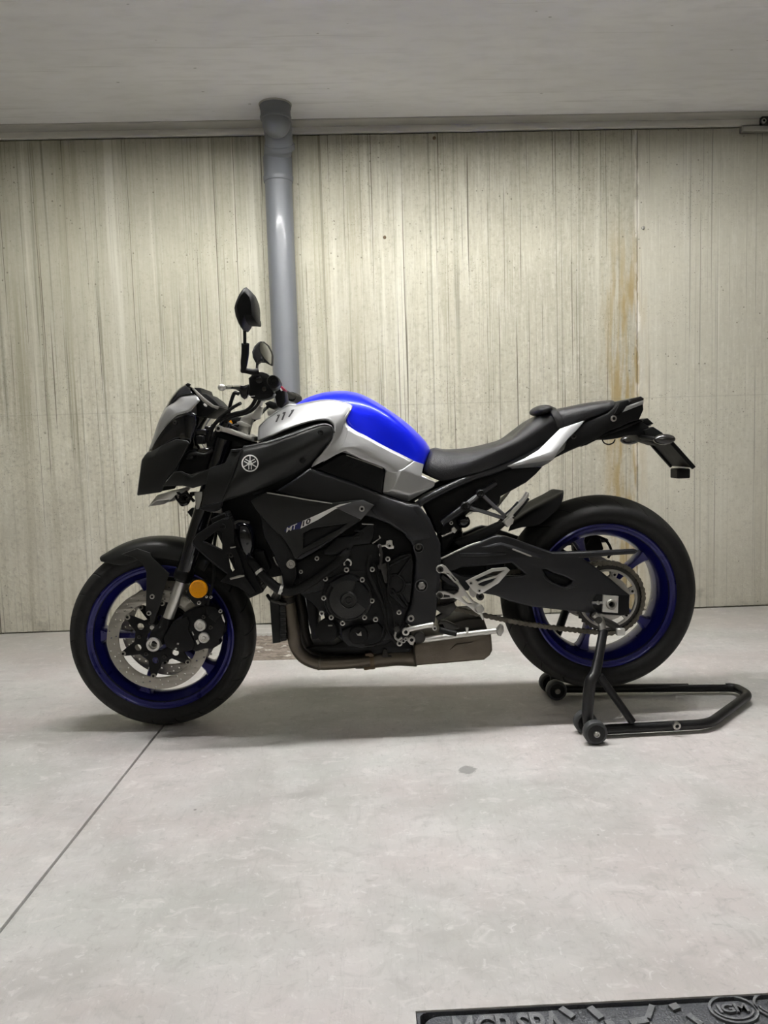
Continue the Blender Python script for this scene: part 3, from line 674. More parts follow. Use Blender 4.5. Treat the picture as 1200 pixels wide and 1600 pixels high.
# calipers: radial black body, two bright caps
def caliper(y, s, par):
    o1 = cv('E', [(560, 690), (700, 610), (860, 560), (1000, 600), (1090, 700), (1130, 830), (1110, 960), (1050, 1030), (1060, 1090), (960, 1150), (860, 1150), (740, 1190), (640, 1150), (560, 1100), (480, 1000), (440, 900), (500, 850)])
    c = plate('brake_caliper', o1, -.128, .05, M_DEEP, par, .006)
    plate('caliper_bracket', cv('E', [(300, 1000), (420, 800), (620, 720), (650, 800), (640, 900), (720, 1050), (700, 1160), (600, 1190), (480, 1180), (330, 1120)]), -.134, .03, M_BLK, c, .004)
    for (X, Y), r in (((795, 830), .0185), ((845, 997), .0172)):
        p = P(220+X/8.5714, 880+Y/8.5714, -.132)
        lathe('piston_cap', p, (0, -1, 0), [(0, -.01), (r, -.01), (r, .003), (r*.86, .0055), (r*.66, .0055), (r*.6, .003), (r*.3, .002), (r*.25, .0045), (0, .0045)], M_BRIGHT, c, 24)
    plate('caliper_bridge', cv('E', [(850, 560), (1000, 590), (1080, 690), (1000, 800), (900, 720)]), -.142, .03, M_BLK, c, .004)
    for X, Y, r_, m_ in ((780, 530, .006, M_STEEL), (880, 450, .004, M_BRIGHT), (940, 455, .0045, M_BRIGHT), (1068, 640, .006, M_STEEL), (940, 1215, .004, M_BRIGHT), (497, 1080, .003, M_BRIGHT), (470, 1145, .003, M_BRIGHT)): bolt(P(220+X/8.5714, 880+Y/8.5714, -.145), r_, m_, c)
    plate('pad_retainer', cv('E', [(1075, 690), (1095, 680), (1130, 780), (1120, 798), (1100, 770)]), -.138, .004, M_BRIGHT, c, .001)
    plate('pad_retainer', cv('E', [(735, 1040), (760, 1022), (788, 1070), (760, 1095)]), -.1365, .004, M_BRIGHT, c, .001)
    plate('pad_retainer', cv('E', [(680, 920), (695, 918), (712, 965), (700, 970)]), -.1365, .004, M_BRIGHT, c, .001)
    for X, Y in ((840, 720), (935, 860)): bolt(P(220+X/8.5714, 880+Y/8.5714, -.140), .006, M_DSTEEL, c)
    return c
cal = caliper(-.13, -1, bike)
c2 = mir(cal)
for ch in list(cal.children):
    if ch.name.startswith('bolt'): continue
    k = mir(ch); k.parent = c2
# speed sensor ring and small silver plate behind the fork
plate('pad_spring', cv('E', [(540, 450), (600, 445), (680, 520), (620, 550), (585, 600), (520, 560)]), -.120, .004, M_DISC, bike, .001)
# orange side reflector on its stay
rf = P(310, 920.5, -.150)
ro = lathe('side_reflector', rf, (0, -1, 0), [(0, -.008), (.0275, -.008), (.0275, .002), (.025, .004), (.0235, .003), (0, .005)], M_ORANGE, bike, 32); lab(ro, 'round orange side reflector')
lathe('reflector_backing', rf, (0, -1, 0), [(0, -.016), (.029, -.016), (.029, -.007), (0, -.007)], M_DEEP, ro, 28)
plate('reflector_stay', [(300, 905), (322, 906), (328, 930), (322, 948), (303, 944), (290, 930)], -.132, .012, M_BLK, bike, .003)
mir(ro)
# ---- front mudguard: hooped over the tyre with side stays
fend = []
for a in (124, 112, 100, 88, 76, 64, 54):
    t = math.radians(a); row = []
    R_ = FR+.014+(.006 if a > 118 else 0)
    tw_ = .30 if a > 118 else 1.0
    for u, dr in ((-1, -.055), (-.97, -.032), (-.80, -.010), (-.45, .003), (0, .008)):
        rr_ = R_+dr*(tw_ if a > 118 else 1)
        row.append(Vector((FX+rr_*math.cos(t), u*.076*(.72 if a > 118 else 1), FZ+rr_*math.sin(t))))
    fend.append(row)
mg = patch('front_mudguard', fend, M_CHAR, bike, .004, 5, 4, both=True, out=(0, -.3, 1))
st = plate('mudguard_stay', cv('d', [(330, 138), (420, 105), (500, 130), (510, 155), (600, 235), (616, 248), (585, 340), (560, 440), (530, 530), (515, 580), (500, 500), (478, 470), (482, 330), (480, 240), (455, 190), (400, 155)]), -.095, .006, M_CHAR, mg, .002,
           lean=lambda x, z: -(.0) if z < .5 else (z-.5)*.15)
mir(st)
for X, Y in ((517, 383), (498, 480)): bolt(P(100+X/3.75, 830+Y/3.75, -.097), .0075, M_STEEL, mg)
lathe('cable_clip', P(238, 980, -.11), (0, -1, 0), [(0, -.01), (.007, -.01), (.007, .004), (0, .005)], M_STEEL, mg, 10)
# brake hoses down to the calipers
tube('brake_hose', [(345, 800, -.12), (335, 850, -.13), (334, 900, -.135), (326, 940, -.135), (323, 962, -.13)], .005, M_RUB, bike, 8)
# ------------------------------------------------------------------ paddock stand under the rear wheel
sp = PZ(926, 1157, 0)
stand = thing('paddock_stand', 'black tubular paddock stand with small wheels lifting the rear wheel', 'stand', (.9, 0, 0))
zt_ = .023; rt = .0148
n0, n1, n2, n3 = PZ(940, 1140, zt_), PZ(1055, 1135.5, zt_), PZ(1108, 1131, zt_), PZ(1170, 1086, zt_+.004)
f3, f2, f1 = PZ(1150, 1074, zt_), PZ(1080, 1071, zt_), PZ(872, 1076, zt_)
def bend(a, b_, c, r=.05, n=5):
    u = (a-b_).normalized(); v = (c-b_).normalized(); p0 = b_+u*r; p2 = b_+v*r
    return [p0.lerp(b_, k/n).lerp(b_.lerp(p2, k/n), k/n) for k in range(n+1)]
yn, yf = n0.y, f1.y
loop = [n0]+bend(n0, n2, n3, .045)+bend(n2, n3, f3, .03)+bend(n3, f3, f1, .03)+[f1]
fr = tube('base_tube', loop, rt, M_STAND, stand, 16, smooth=False)
wr = .0345
wx = PZ(926, 1157, 0).x
def side(s):
    yo = n0.y if s < 0 else f1.y
    xb = n0.x if s < 0 else f1.x
    wxx = wx if s < 0 else PZ(863, 1085, 0).x
    for k, dy in enumerate((-.045, .040)):
        c = Vector((wxx-(.004 if k else 0), yo+dy, wr))
        w = lathe('caster', c, (0, -1, 0), [(0, -.014), (.022, -.014), (.026, -.016), (.0325, -.014), (wr, -.010), (wr, .010), (.0325, .014), (.026, .016), (.022, .012), (0, .012)], M_GREYW, stand, 36)
        lathe('caster_hub', c, (0, -1, 0), [(0, .006), (.0255, .006), (.0255, .0165), (.012, .0175), (0, .0175)], M_STAND, w, 28)
        lathe('caster_hub', c, (0, 1, 0), [(0, .006), (.0255, .006), (.0255, .0165), (0, .0165)], M_STAND, w, 28)
        lathe('axle_nut', c, (0, -1, 0), [(0, .015), (.0095, .015), (.0095, .021), (.0085, .023), (.005, .023), (.004, .0205), (0, .0205)], M_STEEL, w, 12)
    tube('caster_axle', [Vector((wxx, yo-.058, wr)), Vector((wxx, yo+.054, wr))], .006, M_DSTEEL, stand, 10)
    # upright: flattened foot, then leaning inward to the axle spool
    yt = s*.185
    if s < 0:
        pp = [P(919, 1132, yo), P(918, 1112, yo), P(922, 1068, yo+.004), P(931, 1048, yo+.02), P(943, 985, yt)]
    else:
        pp = [Vector((p.x-.01, (2*0-p.y), p.z)) for p in (P(919, 1132, -.235), P(918, 1112, -.235), P(922, 1068, -.23), P(931, 1048, -.215), P(943, 985, -.185))]
        pp[0].x = wxx; pp[0].y = yo; pp[1].y = yo
    up_ = tube('upright', pp, [.015, .0165, .0175, .0155, .0135], M_STAND, stand, 16, 5)
    top = pp[-1]
    a, b_ = (P(937, 1056, yo+.01), P(988, 1128, yo)) if s < 0 else (Vector((pp[3].x+.01, yo-.01, pp[3].z-.01)), Vector((pp[3].x+.11, yo, zt_)))
    tube('brace', [a, b_], .0118, M_STAND, stand, 14)
    # chrome hook that cradles the axle spool
    hk = tube('spool_hook', [top+Vector((-.004, 0, .0)), top+Vector((-.008, 0, .030)), top+Vector((-.030, 0, .052))], [.011, .0115, .010], M_STEEL, stand, 12)
    tube('hook_arm', [top+Vector((-.012, -s*.004, .038)), top+Vector((.034, -s*.004, .012)), top+Vector((.062, -s*.004, -.012))], [.010, .012, .010], M_DSTEEL, hk, 10)
    q = top+Vector((.048, -.012 if s < 0 else .012, -.004))
    box('hook_clip', tuple(q-Vector((.013, .008, .010))), tuple(q+Vector((.013, .008, .012))), M_BRIGHT, hk, .003)
    tube('spool', [top+Vector((-.018, s*.012, .035)), top+Vector((-.018, -s*.05, .035))], .011, M_DSTEEL, hk, 12)
side(-1); side(1)
bolt(P(1057, 1134, n1.y-rt-.001), .0115, M_STEEL, stand); 
q = PZ(988, 1072, zt_); bolt(Vector((q.x, yf-rt-.001, zt_)), .0105, M_STEEL, stand)
x0_, x1_ = PZ(1063, 1066, zt_).x, PZ(1120, 1066, zt_).x
def far_y(x): return f1.y+(f3.y-f1.y)*(x-f1.x)/(f3.x-f1.x)
a_ = math.radians(60)
mk('sticker', [(x, far_y(x)-(rt+.0008)*math.sin(t_), zt_+(rt+.0008)*math.cos(t_)) for x in (x0_, x1_) for t_ in (a_*.12, a_*.3, a_*.5)], [(0, 1, 4, 3), (1, 2, 5, 4)], M_WHITE, stand)
# ------------------------------------------------------------------ bodywork: tank, covers, ducts, nose
# blue tank shell, both halves in one skin
tank = patch('fuel_tank', [
    [(461, 632, 0), (461, 632.5, -.03), (461, 633, -.055), (463, 640, -.075)],
    [(481, 621, 0), (481, 622.5, -.045), (481, 627, -.085), (482, 640, -.110)],
    [(508, 613, 0), (509, 615, -.06), (508, 622, -.105), (507, 640, -.140)],
    [(538, 611, 0), (542, 614.5, -.07), (545, 626, -.120), (538, 650, -.155)],
    [(561, 615, 0), (566, 620, -.075), (569, 634, -.128), (543, 665, -.162)],
    [(583, 625, 0), (588, 631, -.078), (590, 644, -.130), (553, 679, -.164)],
    [(607, 640, 0), (611, 645, -.075), (612, 658, -.127), (580, 694, -.160)],
    [(636, 661, 0), (638, 667, -.068), (637, 680, -.118), (610, 710, -.152)],
    [(659, 683, 0), (659, 687, -.055), (655, 699, -.100), (640, 724, -.138)],
    [(670, 697, 0), (669, 701, -.045), (665, 711, -.080), (655, 731, -.118)],
    [(672, 706, 0), (671, 711, -.035), (666, 720, -.065), (660, 735, -.095)]], M_BLUE, bike, .004, 6, 6, both=True, ang=None, out=(0, -1, .5))
lab(tank, 'glossy blue fuel tank')
# silver side cover that wraps the tank; front shoulder ...
cover = patch('tank_cover', [
    [(404, 667, -.045), (403, 677, -.085), (402.5, 688, -.115)],
    [(420, 653, -.062), (422, 669, -.122), (421, 682, -.148)],
    [(447, 635, -.070), (449, 656, -.140), (447, 671, -.165)],
    [(460, 632.5, -.080), (470, 651, -.150), (473, 661.5, -.174)],
    [(480, 628, -.098), (488, 646, -.156), (489, 657.5, -.178)],
    [(502, 624.5, -.117), (507, 642, -.161), (504, 656, -.180)],
    [(522, 624.5, -.130), (524, 643, -.166), (515, 658.5, -.184)],
    [(542, 629.5, -.143), (534, 650, -.170), (522, 667, -.188)],
    [(551, 636, -.147), (536, 660, -.173), (521, 681, -.192)],
    [(542, 648, -.158), (534, 672, -.178), (516, 693, -.194)],
    [(540, 656, -.162), (529, 686, -.184), (503, 709, -.195)],
    [(545, 666, -.166), (530, 696, -.187), (491, 722, -.195)],
    [(559, 675, -.168), (538, 702, -.187), (487, 730, -.192)]], M_SIL, bike, .005, 5, 5, ang=None)
lab(cover, 'silver tank side cover')
cov2 = patch('tank_cover', [
    [(545, 666, -.166), (532, 697, -.1865), (505, 722, -.190)],
    [(559, 675, -.168), (547, 697, -.187), (529, 709, -.186)],
    [(572, 681, -.167), (564, 700, -.185), (540, 708, -.182)],
    [(599, 696, -.163), (586, 713, -.180), (570, 720, -.178)],
    [(625, 709, -.155), (610, 724, -.176), (599, 731.5, -.174)],
    [(647, 720, -.145), (628, 738, -.172), (602, 738, -.172)]], M_SIL, cover, .005, 5, 4, ang=None)
rearc = facet('tank_cover_tail', dict(a=(602, 733, -.173), b=(628, 734, -.174), c=(647, 719.5, -.146), d=(663, 725, -.125), e=(659, 744, -.152), f=(680.5, 752.5, -.140), g=(679, 760.5, -.138),
      h=(637, 785, -.150), i=(597, 771.5, -.160), j=(612, 765, -.178), k=(640, 773, -.170)),
      ['a b j i', 'b c d e', 'b e k j', 'e f g k', 'k g h', 'j k h i'], M_SIL, cover, .008, False, .004, 3)
for o in (cover, ):
    c_ = mir(o)
    for ch in (cov2, rearc): mir(ch, par=c_)
knee = plate('knee_panel', [(494, 733), (532, 711), (541, 709), (599, 732), (601, 737), (597, 772), (560, 758)], -.166, .03, M_BLK, bike, .004); mir(knee)
for k in range(4):
    plate('knee_rib', [(533+k*9, 728+k*1.5), (545+k*9, 717+k*3.4), (546.5+k*9, 717.6+k*3.4), (534.5+k*9, 729+k*1.5)], -.168, .003, M_BLK, knee, .0008)
plate('knee_trim', [(541, 710.2), (583, 724.6), (598, 731), (598, 733), (583, 726.6), (541, 712)], -.169, .004, M_ALU, knee, .001)
# tank filler nose / front of the tank between the covers
patch('tank_front', [[(404, 667, -.05), (404, 666, 0)], [(420, 652, -.066), (421, 650, 0)], [(447, 634, -.074), (448, 632, 0)], [(462, 632, -.084), (462, 631, 0)]], M_SIL, bike, .004, 4, 4, both=True, out=(0, 0, 1))
plate('tank_core', [(440, 690), (520, 672), (560, 690), (640, 730), (640, 775), (560, 760), (470, 740)], -.12, .24, M_DEEP, bike, .01)
# ---- side ducts with the round emblem
duct = patch('side_duct', [
    [(379, 700, -.186), (368, 735, -.205), (357, 760, -.198), (347, 784, -.176)],
    [(400, 695.5, -.200), (392, 732, -.222), (381, 755, -.212), (369, 778, -.186)],
    [(425, 690, -.208), (421, 722, -.228), (412, 748, -.216), (396, 770, -.190)],
    [(450, 682, -.210), (449, 709, -.226), (441, 735, -.214), (425, 760, -.188)],
    [(480, 671, -.208), (479, 695, -.220), (472, 717, -.208), (455, 745, -.185)],
    [(503, 664, -.202), (504, 682, -.210), (499, 700, -.204), (482, 729, -.182)],
    [(516, 666, -.197), (516, 678, -.202), (511, 690, -.198), (496, 715, -.184)],
    [(521, 676, -.192), (520, 680, -.194), (518, 686, -.193), (512, 697, -.186)]], M_CHAR, bike, .006, 5, 4, ang=None)
lab(duct, 'charcoal side air duct with round emblem')
drim = patch('duct_rim', [
    [(379, 699.5, -.187), (381, 696.5, -.178)], [(400, 695, -.201), (402, 693, -.190)], [(425, 689.5, -.209), (427, 686.5, -.195)], [(450, 681.5, -.211), (452, 677.5, -.194)],
    [(480, 670.5, -.209), (481, 667, -.193)], [(503, 663.5, -.203), (503, 661.5, -.192)], [(517, 666, -.198), (517, 664, -.192)], [(522, 676, -.193), (524, 676, -.190)]], M_SATIN, duct, .004, 4, 2, ang=None)
intake = facet('duct_nose', dict(a=(360, 702.5, -.178), b=(379, 699.5, -.187), c=(363, 745, -.203), d=(346.5, 784, -.177), e=(314, 791.5, -.150), f=(327, 731, -.165), g=(351, 723, -.176), h=(322, 752, -.165)),
      ['a b c g', 'g c d f', 'f d h', 'h d e'], M_CHAR, bike, .008, False, .003, 2)
box('duct_catch', tuple(P(360.5, 706, -.188)), tuple(P(376, 701.5, -.188)+Vector((0, .02, 0))), M_FRAME, intake, .002)
md = mir(duct); mir(drim, par=md); mir(intake)
inner = plate('duct_inner_wall', [(402, 692), (424, 678), (470, 662), (505, 655), (525, 664), (526, 684), (500, 720), (484, 735), (440, 765), (395, 775), (380, 740)], -.150, .05, M_DEEP, bike, .01); mir(inner)
lathe('duct_fastener', P(501, 676, -.209), (0, -1, 0), [(0, -.005), (.009, -.005), (.009, .001), (.006, .002), (.004, 0), (0, 0)], M_DEEP, duct, 14)
lathe('duct_fastener', P(473, 720, -.212), (0, -1, 0), [(0, -.01), (.008, -.01), (.008, .001), (.005, .002), (0, .001)], M_DEEP, duct, 14)
# round emblem: ring with three crossed tuning forks
ec, er = (391, 724), 13.3
def seg(cx, cy, a0, r0, r1, w):
    t = math.radians(a0); d = (math.cos(t), -math.sin(t)); n = (-d[1], d[0])
    return [(cx+d[0]*r0+n[0]*w, cy+d[1]*r0+n[1]*w), (cx+d[0]*r1+n[0]*w, cy+d[1]*r1+n[1]*w), (cx+d[0]*r1-n[0]*w, cy+d[1]*r1-n[1]*w), (cx+d[0]*r0-n[0]*w, cy+d[1]*r0-n[1]*w)]
em = []
for k in range(40):
    t0, t1 = 2*math.pi*k/40, 2*math.pi*(k+1)/40
    em.append([(ec[0]+er*math.cos(t0), ec[1]+er*math.sin(t0)), (ec[0]+er*math.cos(t1), ec[1]+er*math.sin(t1)), (ec[0]+(er-1.9)*math.cos(t1), ec[1]+(er-1.9)*math.sin(t1)), (ec[0]+(er-1.9)*math.cos(t0), ec[1]+(er-1.9)*math.sin(t0))])
for a in (90, 210, 330):
    t = math.radians(a); d = (math.cos(t), -math.sin(t)); n = (-d[1], d[0])
    em.append(seg(ec[0], ec[1], a, -1, 11.3, .75))                       # handle of a fork
    for s in (-1, 1):
        o_ = (ec[0]+n[0]*1.9*s, ec[1]+n[1]*1.9*s); em.append(seg(o_[0], o_[1], a+180, 2.0, 9.5, .7))   # prongs
    em.append(seg(ec[0]+d[0]*-2.2, ec[1]+d[1]*-2.2, a+90, -2.6, 2.6, .7))
decal('emblem', em, duct, M_WHITE, duct, .0012)
# race number on the silver cover
n1s = []
for fl_, st_, w_ in ((((852, 438), (884, 434)), ((876, 436), (838, 524)), 21), (((918, 411), (950, 404)), ((942, 406), (908, 500)), 21), (((1016, 384), (1050, 374)), ((1040, 378), (986, 466)), 21)):
    n1s.append([fl_[0], fl_[1], (fl_[1][0]-8, fl_[1][1]+17), (fl_[0][0]-6, fl_[0][1]+19)])
    n1s.append([(st_[0][0]-w_/2, st_[0][1]+4), (st_[0][0]+w_/2, st_[0][1]+1), (st_[1][0]+w_/2, st_[1][1]), (st_[1][0]-w_/2, st_[1][1])])
decal('race_number', [cv('B', q) for q in n1s], cover, M_BLACKP, cover, .0012)
# ---- engine side panel with the model lettering, stripe and recess
sp_o = [(391, 783), (403, 776), (416, 769), (448, 774), (480, 780), (519, 786), (545, 783), (567, 781), (585, 789.5), (564, 813), (532, 835), (500, 857), (471, 873), (461, 874), (452, 856), (440, 838), (427, 828), (413, 812), (400, 797)]
sp_h = [(474, 834), (487, 826.5), (540, 818.5), (530, 826), (500, 842), (474, 856)]
lean_sp = lambda x, z: (.0 if x > -.30 else (-.30-x)*.25)
spn = plate('engine_side_panel', [sp_o, sp_h], -.205, .014, M_CHAR, bike, .004, lean=lean_sp)
lab(spn, 'charcoal engine side panel with white stripe and lettering')
mir(spn)
plate('panel_recess', [(p[0], p[1]) for p in sp_h], -.193, .004, M_DEEP, spn, .001)
plate('panel_tip', [(525, 793.5), (551, 784.5), (567, 782), (584, 789.7), (564.5, 812)], -.2075, .004, M_SATIN, spn, .0012)
bolt(P(565.5, 795, -.209), .0085, M_STEEL, spn)
plate('panel_edge', [(416.5, 769), (448, 774), (480, 780), (519, 786), (519, 787.5), (480, 782), (448, 776), (417, 771)], -.207, .005, M_ALU, spn, .001, lean=lean_sp)
decal('stripe', [[(469.3, 826), (473, 814), (498, 803), (497, 812)], [(498, 803), (521, 792.3), (524, 795.5), (497, 812)], [(521, 792.3), (530, 788.4), (551, 784.6), (536, 793), (524, 795.5)]], spn, M_WHITE, spn, .0012)
plate('panel_lower_edge', [(463, 874), (471, 866), (500, 852), (520, 842), (505, 853), (490, 863), (472, 873)], -.2085, .006, M_FRAME, spn, .0015)
def text_on(s, p0, p1, h, target, mat, par, name, shear=.25, sp_=1.0, bold=.0, lift=.002):
    tp = textpolys(s, 1.0, shear, sp_, bold); mn = min(p[0] for q in tp for p in q); mx = max(p[0] for q in tp for p in q); hh_ = max(p[1] for q in tp for p in q)
    d = ((p1[0]-p0[0])/(mx-mn), (p1[1]-p0[1])/(mx-mn)); u = (math.hypot(*d)); up_ = (-(-d[1])/u*0+d[1]/u, -d[0]/u)
    return decal(name, [[(p0[0]+d[0]*(p[0]-mn)+up_[0]*p[1]*h/hh_, p0[1]+d[1]*(p[0]-mn)+up_[1]*p[1]*h/hh_) for p in q] for q in tp], target, mat, par, lift)
decal('lettering_field', [[(444, 830.5), (449, 823), (471, 814.5), (469, 826)]], spn, M_BLUEP, spn, .0012)
text_on('MT', (447, 832), (467, 823.5), 6.5, spn, M_WHITE, spn, 'lettering', .45, 1.0, .02)
text_on('10', (472.5, 822.5), (487.5, 815.5), 7.0, spn, M_BLACKP, spn, 'lettering', .35, 1.0, .03)
# ---- nose: silver front cowl, black visor, gloss fascia, grey lower housing
Av = lambda X, Y, y: (200+X/7.5, 590+Y/7.5, y)
cowl = patch('front_cowl', [
    [Av(240, 855, 0), Av(246, 850, -.03), Av(268, 838, -.056)],
    [Av(288, 720, 0), Av(296, 716, -.045), Av(330, 722, -.075)],
    [Av(330, 590, 0), Av(340, 590, -.055), Av(400, 620, -.090)],
    [Av(370, 480, 0), Av(385, 485, -.065), Av(490, 515, -.105)],
    [Av(445, 345, 0), Av(470, 365, -.075), Av(570, 440, -.118)],
    [Av(530, 270, -.02), Av(580, 320, -.090), Av(650, 412, -.128)],
    [Av(590, 215, -.045), Av(670, 285, -.105), Av(720, 392, -.132)],
    [Av(700, 197, -.060), Av(750, 245, -.112), Av(780, 325, -.132)],
    [Av(775, 195, -.075), Av(812, 225, -.118), Av(834, 262, -.130)]], M_SIL, bike, .005, 4, 4, both=True, ang=None)
lab(cowl, 'silver front cowl above the headlights')
visor = patch('visor', [
    [Av(440, 350, 0), Av(450, 348, -.02), Av(470, 330, -.035)],
    [Av(485, 265, 0), Av(500, 262, -.03), Av(545, 262, -.048)],
    [Av(545, 175, 0), Av(560, 180, -.035), Av(600, 214, -.062)],
    [Av(605, 120, 0), Av(620, 125, -.04), Av(680, 198, -.075)],
    [Av(668, 85, 0), Av(680, 90, -.045), Av(770, 194, -.088)]], M_GLOSS, bike, .005, 4, 4, both=True, ang=None)
plate('visor_tip', cv('A', [(650, 90), (700, 62), (720, 72), (712, 95), (690, 110), (665, 100)]), -.012, .024, M_BLK, visor, .002)
fascia = patch('headlight_fascia', [
    [Av(262, 845, -.050), Av(268, 858, -.054), Av(275, 872, -.058)],
    [Av(330, 715, -.072), Av(345, 765, -.078), Av(360, 832, -.080)],
    [Av(430, 570, -.094), Av(445, 660, -.098), Av(460, 775, -.098)],
    [Av(540, 462, -.112), Av(560, 590, -.116), Av(570, 725, -.116)],
    [Av(640, 418, -.124), Av(670, 560, -.130), Av(680, 750, -.128)],
    [Av(720, 398, -.130), Av(745, 560, -.132), Av(722, 760, -.130)],
    [Av(790, 420, -.126), Av(800, 560, -.126), Av(740, 780, -.124)]], M_GLOSS, bike, .006, 4, 4, ang=None)
mir(fascia)
bolt(P(273, 660, -.118), .006, M_DSTEEL, fascia)
lathe('position_lamp', P(286, 682, -.124), (0, -1, 0), [(0, -.006), (.011, -.006), (.010, .003), (0, .005)], M_SMOKE, fascia, 16)
plate('fascia_clip', cv('A', [(670, 405), (740, 420), (775, 455), (740, 450), (690, 430)]), -.137, .004, M_FRAME, fascia, .001)
hous = facet('headlight_housing', dict(
    c0=Av(103, 1375, 0), c1=Av(158, 965, 0), c2=Av(200, 905, 0), c3=Av(240, 860, 0),
    a=Av(106, 1382, -.035), b=Av(165, 962, -.045), c=Av(208, 900, -.050), d=Av(250, 872, -.056), e=Av(400, 790, -.095), f=Av(560, 717, -.128), g=Av(690, 738, -.140), h=Av(718, 770, -.142), i=Av(700, 800, -.142),
    m=Av(300, 925, -.090), j=Av(560, 1065, -.122), k=Av(430, 1215, -.104), l=Av(380, 1345, -.090), n=Av(120, 1300, -.048)),
    ['c0 a n c1', 'n b c1', 'c1 b c c2', 'c2 c d c3', 'b m c', 'c m d', 'd m e', 'e m i f', 'f i h g', 'b n m', 'm n k j', 'm j i', 'n a l k'], M_CHAR, bike, .008, True, .003, 2)
lab(hous, 'charcoal headlight housing')
# projector lamps facing forwards under the brow
for s in (-1, 1):
    c = P(232, 735, 0); lathe('headlight', Vector((c.x+.075, s*.060, c.z-.01)), (-1, 0, -.15), [(0, -.03), (.034, -.03), (.036, .0), (.030, .004), (.024, .012), (0, .018)], M_LENS, hous, 24)
arm = facet('nose_stay', dict(a=Av(400, 1275, -.110), b=Av(540, 1110, -.140), c=Av(610, 1100, -.146), d=Av(735, 1155, -.150), e=Av(870, 1100, -.160), f=Av(1000, 1050, -.168), g=Av(1140, 1010, -.176), h=Av(1150, 1060, -.178),
    i=Av(1080, 1230, -.172), j=Av(930, 1245, -.160), k=Av(760, 1300, -.148), l=Av(640, 1270, -.140), m=Av(700, 1215, -.152)),
    ['a b c l', 'c d m l', 'd e m', 'e f j m', 'f g h i', 'f i j', 'm j k', 'l m k'], M_CHAR, bike, .012, False, .003, 2)
plate('stay_edge', cv('A', [(610, 1098), (640, 1105), (735, 1150), (715, 1168), (640, 1130)]), -.153, .006, M_FRAME, arm, .0015)
mir(arm)
# instrument pod and its neck
pod = plate('instrument_pod', cv('A', [(770, 115), (845, 118), (865, 178), (915, 188), (1000, 250), (1078, 335), (1050, 372), (935, 458), (880, 465), (800, 440), (795, 300), (830, 262)]), -.095, .19, M_BLK, bike, .006)
plate('pod_back', cv('A', [(748, 128), (790, 140), (880, 225), (1000, 320), (1072, 340), (1046, 372), (985, 350), (880, 285), (800, 195)]), -.098, .196, M_ALU, pod, .002)
plate('pod_hood', cv('A', [(790, 150), (850, 120), (865, 180), (920, 190), (1075, 335), (1000, 310), (880, 215)]), -.088, .176, M_DEEP, pod, .003)
plate('pod_screen_edge', cv('A', [(880, 310), (895, 300), (925, 325), (918, 342), (895, 335)]), -.100, .01, M_WHITE, pod, .001)
neck = plate('headlight_neck', cv('A', [(760, 420), (905, 468), (850, 545), (805, 640), (785, 720), (800, 790), (840, 850), (720, 855), (712, 745), (745, 640), (720, 520)]), -.085, .17, M_GLOSS, bike, .006)
plate('headlight_bulkhead', cv('A', [(650, 900), (720, 845), (840, 840), (1000, 825), (1040, 880), (1000, 1050), (740, 1145), (560, 1100), (600, 1000)]), -.100, .20, M_DEEP, bike, .01)
for k, (X, Y, r, y, sx, sz) in enumerate(((870, 640, .013, -.10, 1.3, .7), (930, 690, .016, -.09, 1.0, 1.0), (850, 730, .014, -.11, .9, .9), (940, 600, .008, -.1, 1.2, 1.0), (980, 760, .014, -.09, 1.0, 1.2), (730, 930, .010, -.115, 1.2, .7), (890, 860, .012, -.11, 1.5, .7), (960, 850, .010, -.11, 1.0, 1.0))):
    p = P(200+X/7.5, 590+Y/7.5, y); box('wiring_plug', (p.x-r*sx, p.y-r, p.z-r*sz), (p.x+r*sx, p.y+r*2, p.z+r*sz), M_DEEP if k % 3 else M_GLOSS, bike, .004)
tube('wiring_loom', [Av(720, 910, -.12), Av(800, 890, -.125), Av(900, 905, -.125), Av(1000, 850, -.12)], .006, M_RUB, bike, 8)
plate('connector_tag', cv('A', [(705, 915), (740, 930), (770, 915), (760, 935), (735, 950), (710, 935)]), -.118, .004, M_ALU, bike, .001)
plate('connector_tag', cv('A', [(830, 845), (900, 835), (920, 855), (850, 862)]), -.118, .004, M_ALU, bike, .001)
plate('steering_stem', [(336, 672), (372, 684), (394, 692), (398, 696), (378, 701), (360, 704), (345, 716), (328, 722), (330, 700)], -.085, .17, M_DEEP, bike, .006)
# silver chin plate
chin = facet('chin_plate', dict(a=(231, 792, -.03), b=(245, 774, -.075), c=(274, 765, -.085), d=(280, 768, -.085), e=(268, 780, -.080), f=(257, 788, -.060), g=(245, 782, -.075)), ['a b g', 'b c d e', 'b e g', 'g e f', 'a g f'], M_BRIGHT, bike, .004, False, .0015); mir(chin)
hn = lathe('horn', P(287, 781, -.045), (-.6, -1, .1), [(0, -.02), (.012, -.018), (.020, -.006), (.021, .004), (.017, .007), (.006, .006), (0, .008)], M_GLOSS, bike, 20)
tube('horn_bracket', [(290, 768, -.05), (296, 776, -.06), (303, 783, -.07)], .005, M_DSTEEL, hn, 8)
tube('horn_lead', [(272, 770, -.06), (278, 782, -.07), (286, 786, -.075), (296, 780, -.08), (302, 770, -.08)], .0035, M_RUB, hn, 8)
tube('horn_lead', [(276, 768, -.08), (283, 773, -.085), (290, 771, -.085), (300, 777, -.085)], .004, M_RUB, hn, 8)
box('horn_plug', tuple(P(279, 783, -.075)), tuple(P(285, 777, -.075)+Vector((0, .02, 0))), M_DEEP, hn, .002)
box('horn_plug', tuple(P(296, 775, -.085)), tuple(P(304, 769, -.085)+Vector((0, .03, 0))), M_DEEP, hn, .002)
